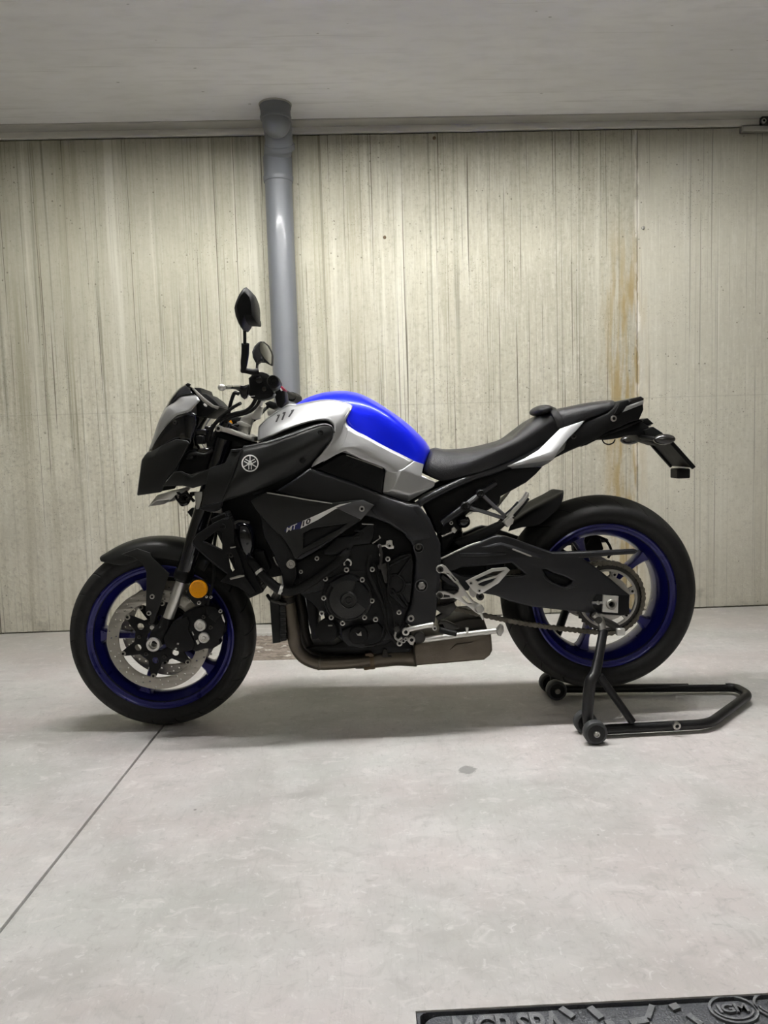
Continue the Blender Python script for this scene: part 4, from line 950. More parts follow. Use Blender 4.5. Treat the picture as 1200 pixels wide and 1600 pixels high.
# lower triple clamp seen under the duct
low = plate('lower_triple_clamp', [(303, 770), (316, 768), (318, 792), (345, 795), (346, 803), (325, 800), (306, 796)], -.13, .26, M_ALU, bike, .005)
plate('clamp_gusset', cv('C', [(240, 250), (500, 180), (490, 230), (470, 280), (410, 300), (350, 300), (240, 270)]), -.14, .03, M_FRAME, bike, .003)
plate('steering_stop', cv('C', [(610, 200), (690, 130), (740, 185), (670, 230), (660, 280), (610, 270)]), -.06, .02, M_ALU, bike, .002)
plate('fork_guard', cv('C', [(90, 300), (140, 255), (180, 260), (150, 380)]), -.08, .03, M_BLK, bike, .004)
# ------------------------------------------------------------------ frame, engine, cooling, exhaust
fr_o = [(430, 768), (455, 752), (484, 731), (520, 743), (560, 757), (597, 773), (636, 787), (655, 789), (672, 811), (684, 840), (689, 850), (689, 897), (684, 942), (680, 974), (645, 981), (632, 972), (634, 961), (642, 947), (647, 905), (649, 874), (643, 850), (630, 834), (605, 818), (580, 809), (545, 800), (500, 788), (450, 777)]
frame = plate('main_frame', fr_o, -.178, .05, M_FRAME, bike, .010, res=3, lean=lambda x, z: max(0, -.20-x)*.2); lab(frame, 'dark satin perimeter frame spar')
mir(frame)
fac = facet('frame_brow', dict(a=(560, 762, -.170), b=(600, 776, -.178), c=(636, 790, -.180), d=(655, 793, -.176), e=(671, 812, -.176), f=(682, 839, -.176), g=(645, 846, -.184), h=(633, 832, -.186), i=(608, 814, -.186), j=(585, 804, -.182)),
     ['a b j', 'b c i j', 'c d e h i', 'e f g h'], M_FRAME, frame, .006, False, .002)
for (x, y, r) in ((654, 856, .0135), (658, 915, .0165)):
    lathe('frame_boss', P(x, y, -.178), (0, -1, 0), [(0, -.01), (r, -.01), (r, .003), (r*.85, .005), (r*.8, .002), (0, .001)], M_DEEP, frame, 24)
bolt(P(653.5, 854, -.182), .0095, M_DSTEEL, frame)
lathe('pivot_ring', P(658.5, 915, -.179), (0, -1, 0), [(.0165, -.004), (.0195, -.004), (.0195, .002), (.0165, .002)], M_SATIN, frame, 28, closed=True)
lathe('boss_ring', P(654, 856, -.179), (0, -1, 0), [(.0125, -.004), (.0148, -.004), (.0148, .0035), (.0125, .0035)], M_SATIN, frame, 28, closed=True)
lathe('pivot_nut', P(658.5, 915, -.181), (0, -1, 0), [(0, -.006), (.0125, -.006), (.0125, .006), (.011, .008), (.0055, .008), (.005, 0), (0, 0)], M_STEEL, frame, 6, ang=20)
bolt(P(642, 966, -.180), .0105, M_ALU, frame)
# engine block as a stack of castings
eng = plate('engine_block', [(428, 822), (470, 800), (600, 800), (645, 835), (652, 900), (648, 960), (632, 985), (605, 1008), (560, 1012), (530, 1000), (512, 985), (506, 962), (488, 945), (470, 930), (452, 925), (444, 890)], -.14, .28, M_DEEP, bike, .012)
lab(eng, 'black engine block with silver bolts')
plate('cylinder_head', [(462, 880), (500, 858), (548, 845), (590, 850), (600, 880), (590, 905), (540, 900), (500, 925), (470, 930)], -.16, .32, M_ENG, eng, .008)
plate('head_cover', cv('e', [(650, 190), (770, 180), (890, 90), (940, 95), (930, 200), (900, 240), (780, 250), (760, 290), (640, 330), (560, 320), (560, 290)]), -.175, .35, M_ENG, eng, .006)
plate('head_cover_clip', cv('G', [(190, 385), (290, 390), (300, 430), (270, 480), (180, 490), (195, 460), (250, 450), (265, 420), (230, 405), (195, 405)]), -.181, .006, M_ENG, eng, .001)
plate('head_cover_edge', cv('G', [(280, 303), (430, 310), (432, 322), (285, 318)]), -.178, .004, M_ALU, eng, .001)
crank = plate('crankcase', [(505, 905), (540, 892), (590, 890), (612, 905), (640, 930), (640, 965), (610, 1000), (560, 1010), (535, 1000), (515, 970), (503, 940)], -.165, .33, M_ENG, eng, .010)
GC = P(545, 937, -.19)
gen = lathe('generator_cover', Vector((GC.x, -.150, GC.z)), (0, -1, 0), [(0, -.02), (.074, -.02), (.0745, .014), (.071, .020), (.064, .022), (.0615, .034), (.058, .040), (.036, .043), (.026, .045), (.0245, .052), (.0225, .055), (.0215, .052), (.012, .051), (.011, .054), (.0085, .0545), (.007, .050), (0, .050)], M_CASE, eng, 56); lab(gen, 'round black generator cover')
plate('generator_wedge', cv('e', [(760, 630), (800, 520), (850, 545), (895, 600), (905, 680), (880, 740), (800, 680)]), -.197, .02, M_ENG, gen, .002)
plate('generator_fin', cv('e', [(590, 540), (700, 480), (760, 470), (830, 510), (800, 525), (745, 535), (690, 545), (640, 575)]), -.190, .02, M_ENG, gen, .002)
for X, Y in ((568, 500), (845, 508), (873, 632), (918, 665), (556, 645), (541, 760), (612, 790), (697, 833), (862, 790), (727, 433), (920, 430)):
    bolt(P(390+X/4.8, 800+Y/4.8, -.190), .0078, M_STEEL, gen if 480 < Y < 840 else eng)
for X, Y, r in ((505, 348, .007), (385, 448, .006), (1037, 352, .0078), (1120, 752, .0075), (975, 255, .006), (985, 320, .006), (945, 805, .008)):
    bolt(P(390+X/4.8, 800+Y/4.8, -.188), r, M_STEEL, eng)
tube('lifting_eye', [P(543+5.5*math.sin(t), 880-5.5*math.cos(t), -.187) for t in [k*.45-2.2 for k in range(11)]], .0028, M_BRIGHT, eng, 8)
# oil filter, water pump, sump pieces
of = P(516, 988, -.19); lathe('oil_filter', Vector((of.x, -.13, of.z)), (-.25, -1, .05), [(0, -.05), (.033, -.05), (.0355, .0), (.0355, .045), (.034, .056), (.028, .060), (.012, .0605), (0, .062)], M_BLK, eng, 28)
plate('sensor_tab', cv('e', [(588, 848), (620, 848), (620, 856), (588, 857)]), -.196, .006, M_ALU, eng, .001)
plate('water_pump', cv('e', [(690, 890), (760, 860), (860, 850), (960, 830), (1000, 870), (995, 960), (930, 1010), (840, 1020), (740, 1010), (690, 960)]), -.182, .06, M_ENG, eng, .006)
lathe('pump_boss', P(560, 992, -.185), (0, -1, 0), [(0, -.01), (.030, -.01), (.030, .006), (.026, .010), (0, .011)], M_BLK, eng, 28)
plate('pump_bracket', cv('e', [(795, 905), (815, 918), (835, 895), (840, 930), (810, 928)]), -.200, .004, M_ALU, eng, .001)
plate('sump_strut', [(478, 935), (493, 938), (496, 965), (497, 1000), (488, 1000), (481, 965)], -.10, .2, M_DEEP, eng, .004)
tube('drain_hose', [(570, 1009, -.19), (585, 1007, -.195), (597, 1000, -.195), (602, 985, -.19), (604, 960, -.185), (598, 930, -.185), (592, 905, -.185), (585, 880, -.18)], .0035, M_RUB, eng, 8)
tube('wiring_conduit', [(578, 868, -.185), (575, 890, -.19), (584, 915, -.192), (596, 940, -.192), (601, 960, -.192), (606, 985, -.19), (618, 1004, -.185)], .0055, M_RUB, eng, 8)
tube('sensor_lead', [(606, 878, -.19), (607, 905, -.192), (606, 930, -.192), (614, 955, -.192), (617, 980, -.19), (619, 988, -.19)], .003, M_RUB, eng, 8)
# ribbed sprocket cover between crankcase and frame
spc = plate('sprocket_cover', [(607, 878), (625, 868), (643, 864), (646, 880), (644, 915), (641, 940), (632, 952), (620, 940), (606, 928), (603, 905)], -.176, .05, M_ENG, eng, .005)
tube('cover_rib', [P(617+15*math.cos(t), 913-15*math.sin(t), -.178) for t in [math.radians(a) for a in range(-110, 130, 20)]], .004, M_ENG, spc, 8)
for a, b_ in (((622, 899), (641, 873)), ((631, 912), (642, 912)), ((624, 925), (637, 945)), ((612, 920), (634, 948)), ((608, 884), (640, 868))):
    tube('cover_rib', [P(a[0], a[1], -.178), P(b_[0], b_[1], -.178)], .0042, M_ENG, spc, 8)
plate('clutch_arm', cv('G', [(590, 520), (640, 510), (668, 520), (672, 575), (688, 590), (682, 620), (620, 625), (590, 605), (570, 590), (535, 600), (532, 575), (580, 570)]), -.186, .008, M_BRIGHT, eng, .002)
bolt(P(608.5, 852.5, -.189), .008, M_ALU, eng); 
tube('clutch_cable', [P(593, 852, -.188), P(596, 868, -.19), P(594, 885, -.19)], .0045, M_DSTEEL, eng, 8)
plate('cable_bracket', cv('G', [(410, 550), (500, 490), (495, 455), (505, 452), (525, 485), (420, 562)]), -.184, .004, M_ALU, eng, .001)
plate('cable_clamp', cv('G', [(480, 825), (590, 795), (600, 860), (610, 870), (600, 1050), (570, 1050), (520, 880), (490, 870)]), -.187, .008, M_DSTEEL, eng, .002)
plate('sump', [(536, 1001), (640, 985), (648, 1010), (640, 1020), (560, 1024), (500, 1022), (478, 1014), (492, 1009), (522, 1008)], -.08, .2, M_DEEP, eng, .008)
plate('steering_head', [(338, 786), (360, 735), (420, 715), (480, 735), (490, 770), (470, 800), (462, 850), (440, 900), (416, 905), (385, 880), (362, 835)], -.11, .22, M_DEEP, bike, .01)
# front engine mount with its large silver bolt
mount = plate('engine_mount', [(405, 800), (425, 812), (447, 838), (462, 872), (464, 900), (456, 925), (444, 926), (440, 898), (428, 868), (412, 838)], -.178, .03, M_ENG, bike, .005); mir(mount)
lathe('mount_bolt', P(454.5, 881.5, -.185), (0, -1, 0), [(0, -.01), (.0152, -.01), (.0155, .003), (.0135, .006), (.0125, .003), (.0085, .003), (.008, .006), (.005, .006), (.004, .001), (0, .001)], M_STEEL, mount, 28)
# ---- radiator, shroud, hoses
ra, rb = P(352, 800, -.19), P(412, 925, -.19)
dr = (rb-ra).normalized(); nr = Vector((dr.z, 0, -dr.x)); 
def slab(name, a, b_, n, th, y0, y1, mat, par, bev=.004):
    V = []
    for y in (y0, y1):
        for p in (a, b_, b_+n*th, a+n*th): V.append((p.x, y, p.z))
    o = mk(name, V, [(0, 1, 2, 3), (4, 7, 6, 5), (0, 4, 5, 1), (1, 5, 6, 2), (2, 6, 7, 3), (3, 7, 4, 0)], mat, par, True, 30, recalc=True); addbev(o, bev); return o
M_FIN = None
def fin_mat():
    g = G('radiator_fins'); x, y, z = g.xyz(); f = g.math('FRACT', g.math('MULTIPLY', z, 140)); gr = g.band(f, .5, .3)
    g.bump(gr, .9, .003); return g.done(g.mix(gr, (.004, .004, .0045), (.014, .014, .015)), .45)
M_FIN = fin_mat()
rad = slab('radiator', ra+nr*.0, rb, nr*-1, -.045, -.175, .175, M_FIN, bike)
for s in (-1, 1): slab('radiator_tank', ra, rb, nr*-1, -.05, s*.175, s*.192, M_BLK, rad, .004)
shroud = plate('radiator_shroud', [cv('C', [(150, 640), (205, 560), (400, 430), (520, 372), (590, 362), (620, 400), (640, 480), (652, 700), (700, 800), (730, 900), (765, 1045), (900, 1240), (830, 1275), (690, 1185), (480, 1115), (560, 1030), (380, 900), (160, 690)]),
     cv('C', [(285, 640), (440, 520), (492, 530), (505, 560), (500, 742)]), cv('C', [(570, 800), (600, 780), (640, 830), (665, 960), (620, 1005), (595, 960)])], -.212, .014, M_BLK, bike, .004)
mir(shroud)
for q in (cv('C', [(160, 675), (565, 1015), (560, 1030), (150, 690)]), cv('C', [(285, 640), (500, 735), (495, 748), (280, 652)]), cv('C', [(520, 372), (590, 358), (575, 385), (515, 388)])):
    plate('shroud_edge', q, -.2135, .004, M_FRAME, shroud, .001)
for q in (cv('C', [(595, 712), (660, 700), (662, 715), (600, 728)]), cv('C', [(590, 1075), (700, 1040), (765, 1040), (760, 1058), (600, 1095)])):
    plate('shroud_edge', q, -.2145, .004, M_ALU, shroud, .001)
bolt(P(348, 823, -.214), .008, M_DEEP, shroud); bolt(P(361, 867, -.205), .008, M_DSTEEL, shroud)
tank2 = tube('coolant_bottle', [(376, 818, -.155), (381, 830, -.165), (384, 850, -.165), (383, 875, -.155)], [.018, .030, .030, .022], M_GLOSS, bike, 18)
tube('bottle_cap', [(366, 826, -.185), (366, 819, -.185)], .009, M_GLOSS, tank2, 14)
tube('overflow_pipe', [(364, 828, -.19), (366, 818, -.19), (376, 814, -.19), (390, 817, -.185)], .004, M_DSTEEL, tank2, 8)
hose = tube('coolant_hose', [(384, 872, -.17), (397, 882, -.19), (409, 898, -.2), (425, 912, -.203), (437, 921, -.203), (456, 924, -.203), (482, 912, -.20), (505, 896, -.195), (528, 878, -.19), (545, 862, -.17)], .0140, M_RUB, bike, 14, 6)
def clamp(p, d, r=.0152): 
    o = lathe('hose_clamp', p, d, [(r-.002, -.0045), (r, -.0045), (r, .0045), (r-.002, .0045)], M_BRIGHT, hose, 20); return o
clamp(P(405.5, 893.5, -.197), P(409, 898, -.2)-P(397, 882, -.19)); clamp(P(439, 921.5, -.203), P(447, 923, -.203)-P(432, 918, -.203))
box('clamp_screw', tuple(P(436, 926, -.222)), tuple(P(441, 921, -.222)+Vector((0, .01, 0))), M_BRIGHT, hose, .001)
tube('bypass_pipe', [(418, 930, -.13), (424, 938, -.15), (436, 942, -.15), (448, 943, -.15)], .0055, M_DSTEEL, bike, 10)
cooler = plate('oil_cooler', [(421, 936), (446, 945), (448, 1001), (426, 1006)], -.14, .28, M_FIN, bike, .003)
plate('cooler_tank', [(421, 936), (436, 941), (438, 1004), (426, 1006)], -.155, .02, M_BLK, cooler, .003)
tube('radiator_bracket', [P(428, 870, -.15), P(432, 880, -.15), P(440, 888, -.15)], .004, M_BRIGHT, bike, 8)
plate('wiring_cover', [(395, 860), (412, 862), (422, 888), (414, 900), (400, 880)], -.15, .04, M_DEEP, bike, .005)
# ---- exhaust: four headers, collector, clamp, silencer box
ex = tube('exhaust_header', [(447, 915, -.115), (452, 945, -.118), (458, 982, -.118), (461, 1006, -.116), (474, 1026, -.112), (497, 1036, -.105), (523, 1036, -.098), (552, 1034, -.09), (577, 1031, -.085)], .0205, M_EXH, bike, 20, 6)
lab(ex, 'heat-stained exhaust header')
for y in (-.045, .03, .10):
    tube('exhaust_header', [(462, 915, y), (470, 950, y), (474, 985, y), (480, 1006, y), (492, 1020, y*.9), (512, 1026, y*.7), (540, 1028, y*.5), (577, 1029, y*.35)], .0195, M_EXHD, bike, 16, 5)
lathe('header_ring', P(498, 1036, -.104), P(523, 1036, -.098)-P(497, 1036, -.105), [(.020, -.004), (.0225, -.003), (.0225, .003), (.020, .004)], M_EXH, ex, 20)
lathe('header_flange', P(450, 938, -.118), P(452, 945, -.118)-P(447, 915, -.115), [(.0205, -.01), (.025, -.008), (.025, .008), (.0205, .01)], M_EXHD, ex, 20)
col = tube('exhaust_collector', [(555, 1033, -.07), (577, 1031, -.06), (600, 1028, -.055), (622, 1025, -.05), (650, 1024, -.045)], [.024, .027, .0285, .031, .036], M_EXH, bike, 20, 5)
cl = lathe('exhaust_clamp', P(576, 1031, -.062), (1, 0, .08), [(.027, -.018), (.0305, -.018), (.0315, -.012), (.0305, 0), (.0315, .012), (.0305, .018), (.027, .018)], M_RUST, col, 24)
plate('clamp_lug', cv('H', [(780, 370), (840, 360), (865, 380), (860, 400), (790, 400)]), -.098, .02, M_RUST, col, .003)
plate('heat_tab', cv('H', [(940, 380), (960, 320), (985, 330), (1000, 390), (1030, 385), (1030, 405), (945, 405)]), -.090, .01, M_EXHD, col, .002)
sil = plate('silencer_box', [(646, 1008), (664, 998), (700, 992), (758, 984), (768, 992), (770, 1017), (766, 1025), (757, 1032), (700, 1037), (649, 1041)], -.135, .27, M_EXH, bike, .010, res=3); lab(sil, 'brown heat-stained silencer box')
plate('silencer_shield', [(690, 985), (705, 973), (730, 967), (756, 966), (762, 984), (760, 990), (700, 996)], -.11, .2, M_EXHD, sil, .008)
plate('silencer_crease', cv('f', [(590, 1130), (640, 1085), (770, 1070), (720, 1100)]), -.139, .008, M_EXH, sil, .003)
# ------------------------------------------------------------------ swingarm, chain, seat, tail
sw_o = [(690, 874), (710, 864), (731, 853), (750, 847), (765, 840), (777, 836.5), (790, 838), (808, 844), (825, 850), (845, 857), (864, 863.5), (912, 862.5), (995, 859), (998, 862), (993, 866), (960, 868), (912, 873), (932, 887), (955, 905), (973, 921), (985, 930), (983, 952), (975, 958), (940, 960), (881, 954), (833, 949), (797, 940), (775, 931), (740, 925), (700, 915), (688, 905)]
sw_h1 = [(706, 893), (722, 887), (760, 884), (800, 880), (812, 890), (821, 897), (815, 900), (760, 901), (722, 900)]
sw_h2 = cv('K', [(462, 735), (490, 735), (560, 772), (670, 805), (765, 850), (745, 880), (690, 912), (620, 890), (550, 855), (495, 800)])
swing = plate('swingarm', [sw_o, sw_h1, sw_h2], -.155, .032, M_FRAME, bike, .007, res=3); lab(swing, 'dark satin swingarm')
mir(swing)
plate('swingarm_recess', [(p[0], p[1]) for p in sw_h2], -.135, .008, M_DEEP, swing, .001)
plate('recess_lip', cv('K', [(455, 800), (500, 830), (560, 870), (690, 925), (820, 895), (825, 910), (700, 940), (560, 890), (490, 850)]), -.1565, .004, M_FRAME, swing, .0012)
brow = facet('swingarm_brow', dict(a=(731, 854, -.150), b=(752, 847, -.145), c=(777, 837, -.138), d=(790, 838.5, -.138), e=(825, 851, -.142), f=(864, 864, -.146), g=(850, 874, -.160), h=(828, 867, -.163), i=(800, 857, -.164), j=(785, 852, -.163), k=(760, 856, -.160)),
      ['a b k', 'b c j k', 'c d i j', 'd e h i', 'e f g h'], M_FRAME, swing, .006, False, .003)
plate('swingarm_ridge', cv('K', [(135, 520), (150, 515), (330, 585), (345, 600), (320, 598), (145, 532)]), -.1655, .004, M_ALU, swing, .001)
plate('swingarm_rib', cv('f', [(665, 405), (840, 405), (1010, 400), (1010, 418), (830, 430), (665, 428)]), -.160, .006, M_FRAME, swing, .002)
tube('swingarm_edge', [(689, 873, -.153), (732, 853, -.152), (752, 846.5, -.148)], .003, M_ALU, swing, 8)
plate('chain_slider', cv('I', [(300, 640), (430, 590), (620, 510), (760, 450), (800, 470), (700, 560), (540, 640), (430, 680), (350, 690)]), -.135, .05, M_BLK, swing, .005)
box('pivot_beam', tuple(P(690, 925, -.12)), tuple(P(760, 862, -.12)+Vector((0, .24, 0))), M_DEEP, bike, .01)
# axle block, adjuster, sprocket
sc_ = Vector((RX, -.105, RZ))
blk = plate('axle_block', [cv('L', [(502, 560), (695, 575), (686, 786), (486, 770)]), cv('L', [(600+55*math.cos(t), 672+55*math.sin(t)) for t in [2*math.pi*k/16 for k in range(16)]])], -.165, .02, M_BRIGHT, bike, .002)
p = P(955, 944, -.165); lathe('axle_ring', p, (0, -1, 0), [(.008, -.012), (.0165, -.012), (.0165, .004), (.0145, .007), (.0095, .007), (.008, .003)], M_ALU, blk, 24, closed=True)
lathe('axle_bore', p, (0, -1, 0), [(0, -.012), (.0088, -.012), (.0088, -.008), (0, -.008)], M_DEEP, blk, 16)
plate('axle_slot', cv('L', [(380, 600), (420, 545), (820, 560), (830, 800), (720, 815), (500, 800), (380, 720)]), -.157, .004, M_DEEP, swing, .001)
tube('chain_adjuster', [P(925, 942, -.160), P(942, 942, -.160)], .0045, M_STEEL, blk, 8)
bolt(P(934.5, 942, -.162), .0062, M_STEEL, blk)
spk_out = []
nT = 43
for k in range(nT*2):
    r_ = .1105 if k % 2 else .1035
    a = 2*math.pi*k/(nT*2); spk_out.append((sc_.x+r_*math.cos(a), sc_.z+r_*math.sin(a)))
def slot(a0, a1, r0, r1, n=4):
    o = [(sc_.x+r1*math.cos(math.radians(a0+(a1-a0)*k/n)), sc_.z+r1*math.sin(math.radians(a0+(a1-a0)*k/n))) for k in range(n+1)]
    return o+[(sc_.x+r0*math.cos(math.radians(a1+(a0-a1)*k/n)), sc_.z+r0*math.sin(math.radians(a1+(a0-a1)*k/n))) for k in range(n+1)]
sprk = flat('sprocket', [spk_out]+[slot(a+8, a+52, .066, .088) for a in range(16, 376, 60)]+[circ(sc_.x, sc_.z, .03, 20)], lambda u, v, w: Vector((u, -.1085+w, v)), M_DSTEEL, bike, .007, .001)
flat('sprocket_carrier', [circ(sc_.x, sc_.z, .0935, 60)]+[slot(a+8, a+52, .070, .086) for a in range(16, 376, 60)]+[circ(sc_.x, sc_.z, .046, 24)], lambda u, v, w: Vector((u, -.1135+w, v)), M_ALU, sprk, .006, .001)
lathe('sprocket_rim', sc_, (0, -1, 0), [(.0905, -.002), (.0995, -.002), (.0995, .0055), (.0965, .0062), (.0905, .0055)], M_DSTEEL, sprk, 72, closed=True)
for k in range(6):
    a = math.radians(16+60*k); bolt(Vector((sc_.x+.078*math.cos(a), -.115, sc_.z+.078*math.sin(a))), .0085, M_STEEL, sprk, 'sprocket_bolt')
lathe('wheel_carrier', Vector((RX, -.06, RZ)), (0, -1, 0), [(0, -.02), (.06, -.02), (.066, .02), (.05, .04), (.03, .05), (0, .05)], M_DEEP, rw, 32)
# drive chain: path round both sprockets, one link plate pair per pitch
CRr = .1125; fsx = P(697, 925, -.105); fc, frr = Vector((fsx.x, -.105, fsx.z)), .044
dvec = Vector((sc_.x-fc.x, 0, sc_.z-fc.z)); dist = math.hypot(dvec.x, dvec.z); base = math.atan2(dvec.z, dvec.x); off = math.acos((CRr-frr)/dist)
aT, aB = base+math.pi-off, base-math.pi+off
path = []
for k in range(41):
    a = (base-math.pi+off)+(2*math.pi-2*off)*k/40 - 0
    path.append((sc_.x+CRr*math.cos(a), sc_.z+CRr*math.sin(a)))
t_top = path[-1]
for k in range(13):
    a = (base+math.pi-off)+(2*off)*k/12
    path.append((fc.x+frr*math.cos(a), fc.z+frr*math.sin(a)))
path.append(path[0])
# the lower run sags a little
seg_ = []
for (x0, z0), (x1, z1) in zip(path, path[1:]):
    n_ = max(1, int(math.hypot(x1-x0, z1-z0)/.004))
    lowrun = (x0, z0) == path[-2]
    for k in range(n_):
        t = k/n_; seg_.append((x0+(x1-x0)*t, z0+(z1-z0)*t-(.012*math.sin(math.pi*t) if lowrun else 0)))
L_ = [0]
for a, b_ in zip(seg_, seg_[1:]): L_.append(L_[-1]+math.hypot(b_[0]-a[0], b_[1]-a[1]))
nl = int(L_[-1]/.0159); V = []; F = []
pts_ = []
for k in range(nl):
    s_ = L_[-1]*k/nl; i = np.searchsorted(L_, s_); pts_.append(seg_[min(i, len(seg_)-1)])
for k in range(nl):
    a = Vector((pts_[k][0], 0, pts_[k][1])); b_ = Vector((pts_[(k+1) % nl][0], 0, pts_[(k+1) % nl][1])); d = (b_-a); l = d.length; d.normalize(); n_ = Vector((-d.z, 0, d.x))
    outer = k % 2
    for y0, y1 in (((-.1150, -.1128), (-.0972, -.0950)) if outer else ((-.1125, -.1103), (-.0997, -.0975))):
        prof_ = []
        for t, w_ in ((-.42, .0045), (-.2, .0070), (.08, .0072), (.5, .0050), (.92, .0072), (1.2, .0070), (1.42, .0045)): prof_.append(a+d*l*t+n_*w_)
        for t, w_ in ((1.42, -.0045), (1.2, -.0070), (.92, -.0072), (.5, -.0050), (.08, -.0072), (-.2, -.0070), (-.42, -.0045)): prof_.append(a+d*l*t+n_*w_)
        i0 = len(V); m_ = len(prof_)
        V += [(p_.x, y0, p_.z) for p_ in prof_]+[(p_.x, y1, p_.z) for p_ in prof_]
        F += [tuple(range(i0, i0+m_)), tuple(range(i0+2*m_-1, i0+m_-1, -1))]+[(i0+j, i0+m_+j, i0+m_+(j+1) % m_, i0+(j+1) % m_) for j in range(m_)]
    i0 = len(V)
    for y in (-.1165, -.0935):
        for j in range(8): t = 2*math.pi*j/8; V.append((a.x+.0036*math.cos(t), y, a.z+.0036*math.sin(t)))
    F += [tuple(range(i0, i0+8)), tuple(range(i0+15, i0+7, -1))]+[(i0+j, i0+8+j, i0+8+(j+1) % 8, i0+(j+1) % 8) for j in range(8)]
ch = mk('drive_chain', V, F, M_CHAIN, bike, True, 30, recalc=True); ch['kind'] = 'stuff'; lab(ch, 'grimy steel drive chain')
lathe('front_sprocket', Vector((fc.x, -.109, fc.z)), (0, -1, 0), [(0, -.004), (.041, -.004), (.041, .004), (0, .004)], M_DSTEEL, bike, 30)
chg = plate('chain_guide', cv('J', [(450, 480), (520, 470), (600, 440), (620, 490), (560, 560), (500, 590), (460, 600), (440, 570), (490, 540), (450, 510)]), -.150, .02, M_DSTEEL, bike, .004)
plate('guide_arm', cv('J', [(470, 600), (540, 605), (620, 640), (645, 665), (600, 680), (520, 670), (500, 630), (460, 630)]), -.155, .02, M_DSTEEL, chg, .004)
# rear brake caliper far side and rear disc
lathe('rear_disc', Vector((RX, .100, RZ)), (0, 1, 0), [(.085, -.0025), (.110, -.0025), (.110, .0025), (.085, .0025)], M_DISC, rw, 48, closed=True)
plate('rear_caliper', [(895, 838), (920, 832), (938, 838), (944, 858), (935, 870), (900, 872)], .085, .05, M_DEEP, bike, .008)
tube('rear_brake_line', [(915, 850, .07), (925, 838, .07), (945, 843, .07), (955, 860, .07), (950, 872, .07)], .0045, M_RUB, bike, 8)
# hugger over the tyre
hug = patch('rear_hugger', [
    [(794, 830, -.100), (797, 822, -.096), (800, 815, -.07), (802, 810, 0)],
    [(815, 824, -.108), (817, 811, -.102), (819, 802, -.075), (821, 797, 0)],
    [(841, 820, -.110), (846, 799, -.104), (849, 786, -.078), (850, 781, 0)],
    [(862, 804, -.110), (867, 787, -.104), (869, 776, -.078), (870, 771, 0)],
    [(873, 794, -.108), (879, 781, -.102), (880, 769, -.076), (880, 766, 0)]], M_BLK, bike, .004, 4, 4, both=True, ang=None, out=(0, -1, .3))
# ---- seat
seat = patch('rider_seat', [
    [(671, 706, 0), (669, 709, -.045), (665, 724, -.082), (662, 736, -.092), (664, 740, -.085)],
    [(679, 699.5, 0), (678, 703, -.055), (674, 722, -.094), (671, 742, -.102), (674, 746, -.095)],
    [(696, 702, 0), (695, 707, -.068), (693, 728, -.108), (692, 749, -.112), (694, 752, -.102)],
    [(731, 699.5, 0), (731, 706, -.080), (728, 720, -.124), (724, 742, -.126), (726, 746, -.112)],
    [(768, 691, 0), (767, 697, -.090), (764, 707, -.134), (760, 731, -.134), (762, 736, -.118)],
    [(797, 682, 0), (797, 686, -.090), (794, 696, -.126), (792, 719, -.120), (794, 724, -.106)],
    [(814, 668, 0), (816, 672, -.086), (818, 686, -.117), (820, 708, -.108), (822, 714, -.098)],
    [(833, 653, 0), (836, 657, -.080), (841, 671, -.108), (843, 695, -.098), (844, 701, -.09)],
    [(855, 644, 0), (857, 647, -.074), (862, 660, -.096), (862, 680, -.088), (863, 685, -.08)],
    [(874, 641, 0), (876, 645, -.066), (879, 655, -.088), (877, 668, -.082), (877, 671, -.075)]], M_SEAT, bike, .006, 5, 5, both=True, ang=None, out=(0, -.6, .6))
lab(seat, 'black vinyl rider seat')
pil = patch('pillion_seat', [
    [(858, 640, 0), (859, 642, -.05), (864, 650, -.075), (872, 668, -.085), (875, 671, -.075)],
    [(874, 638, 0), (875, 640, -.055), (878, 648, -.080), (884, 666, -.090), (886, 669, -.078)],
    [(913, 630, 0), (914, 632, -.058), (915, 639, -.082), (916, 652, -.088), (918, 656, -.076)],
    [(946, 625.7, 0), (947, 628, -.052), (947, 633, -.074), (946, 642, -.080), (948, 646, -.068)],
    [(958, 625.7, 0), (958, 627, -.045), (959, 632, -.066), (958, 638, -.070), (958, 641, -.06)],
    [(962, 630, 0), (962, 631, -.035), (962, 634, -.050), (961, 637, -.055), (961, 639, -.05)]], M_SEAT2, bike, .006, 5, 5, both=True, ang=None, out=(0, -.6, .6))
lab(pil, 'black vinyl pillion seat')
strap = patch('grab_strap', [
    [(853, 634, 0), (855, 636, -.06), (863, 650, -.090), (871, 669, -.096)],
    [(860, 634.5, 0), (862, 637, -.062), (871, 651, -.093), (878, 669, -.098)],
    [(868, 637, 0), (870, 639.5, -.06), (878, 652, -.090), (884, 667, -.096)]], M_SEAT, pil, .005, 4, 5, both=True, ang=None, out=(0, -.6, .6))
for yy in (-.05,):
    pd = ball('seat_bump', P(845, 641.5, -.03), .034, .075, .0165, M_SEAT, seat, 20, Matrix.Rotation(math.radians(12), 3, 'Y').inverted())
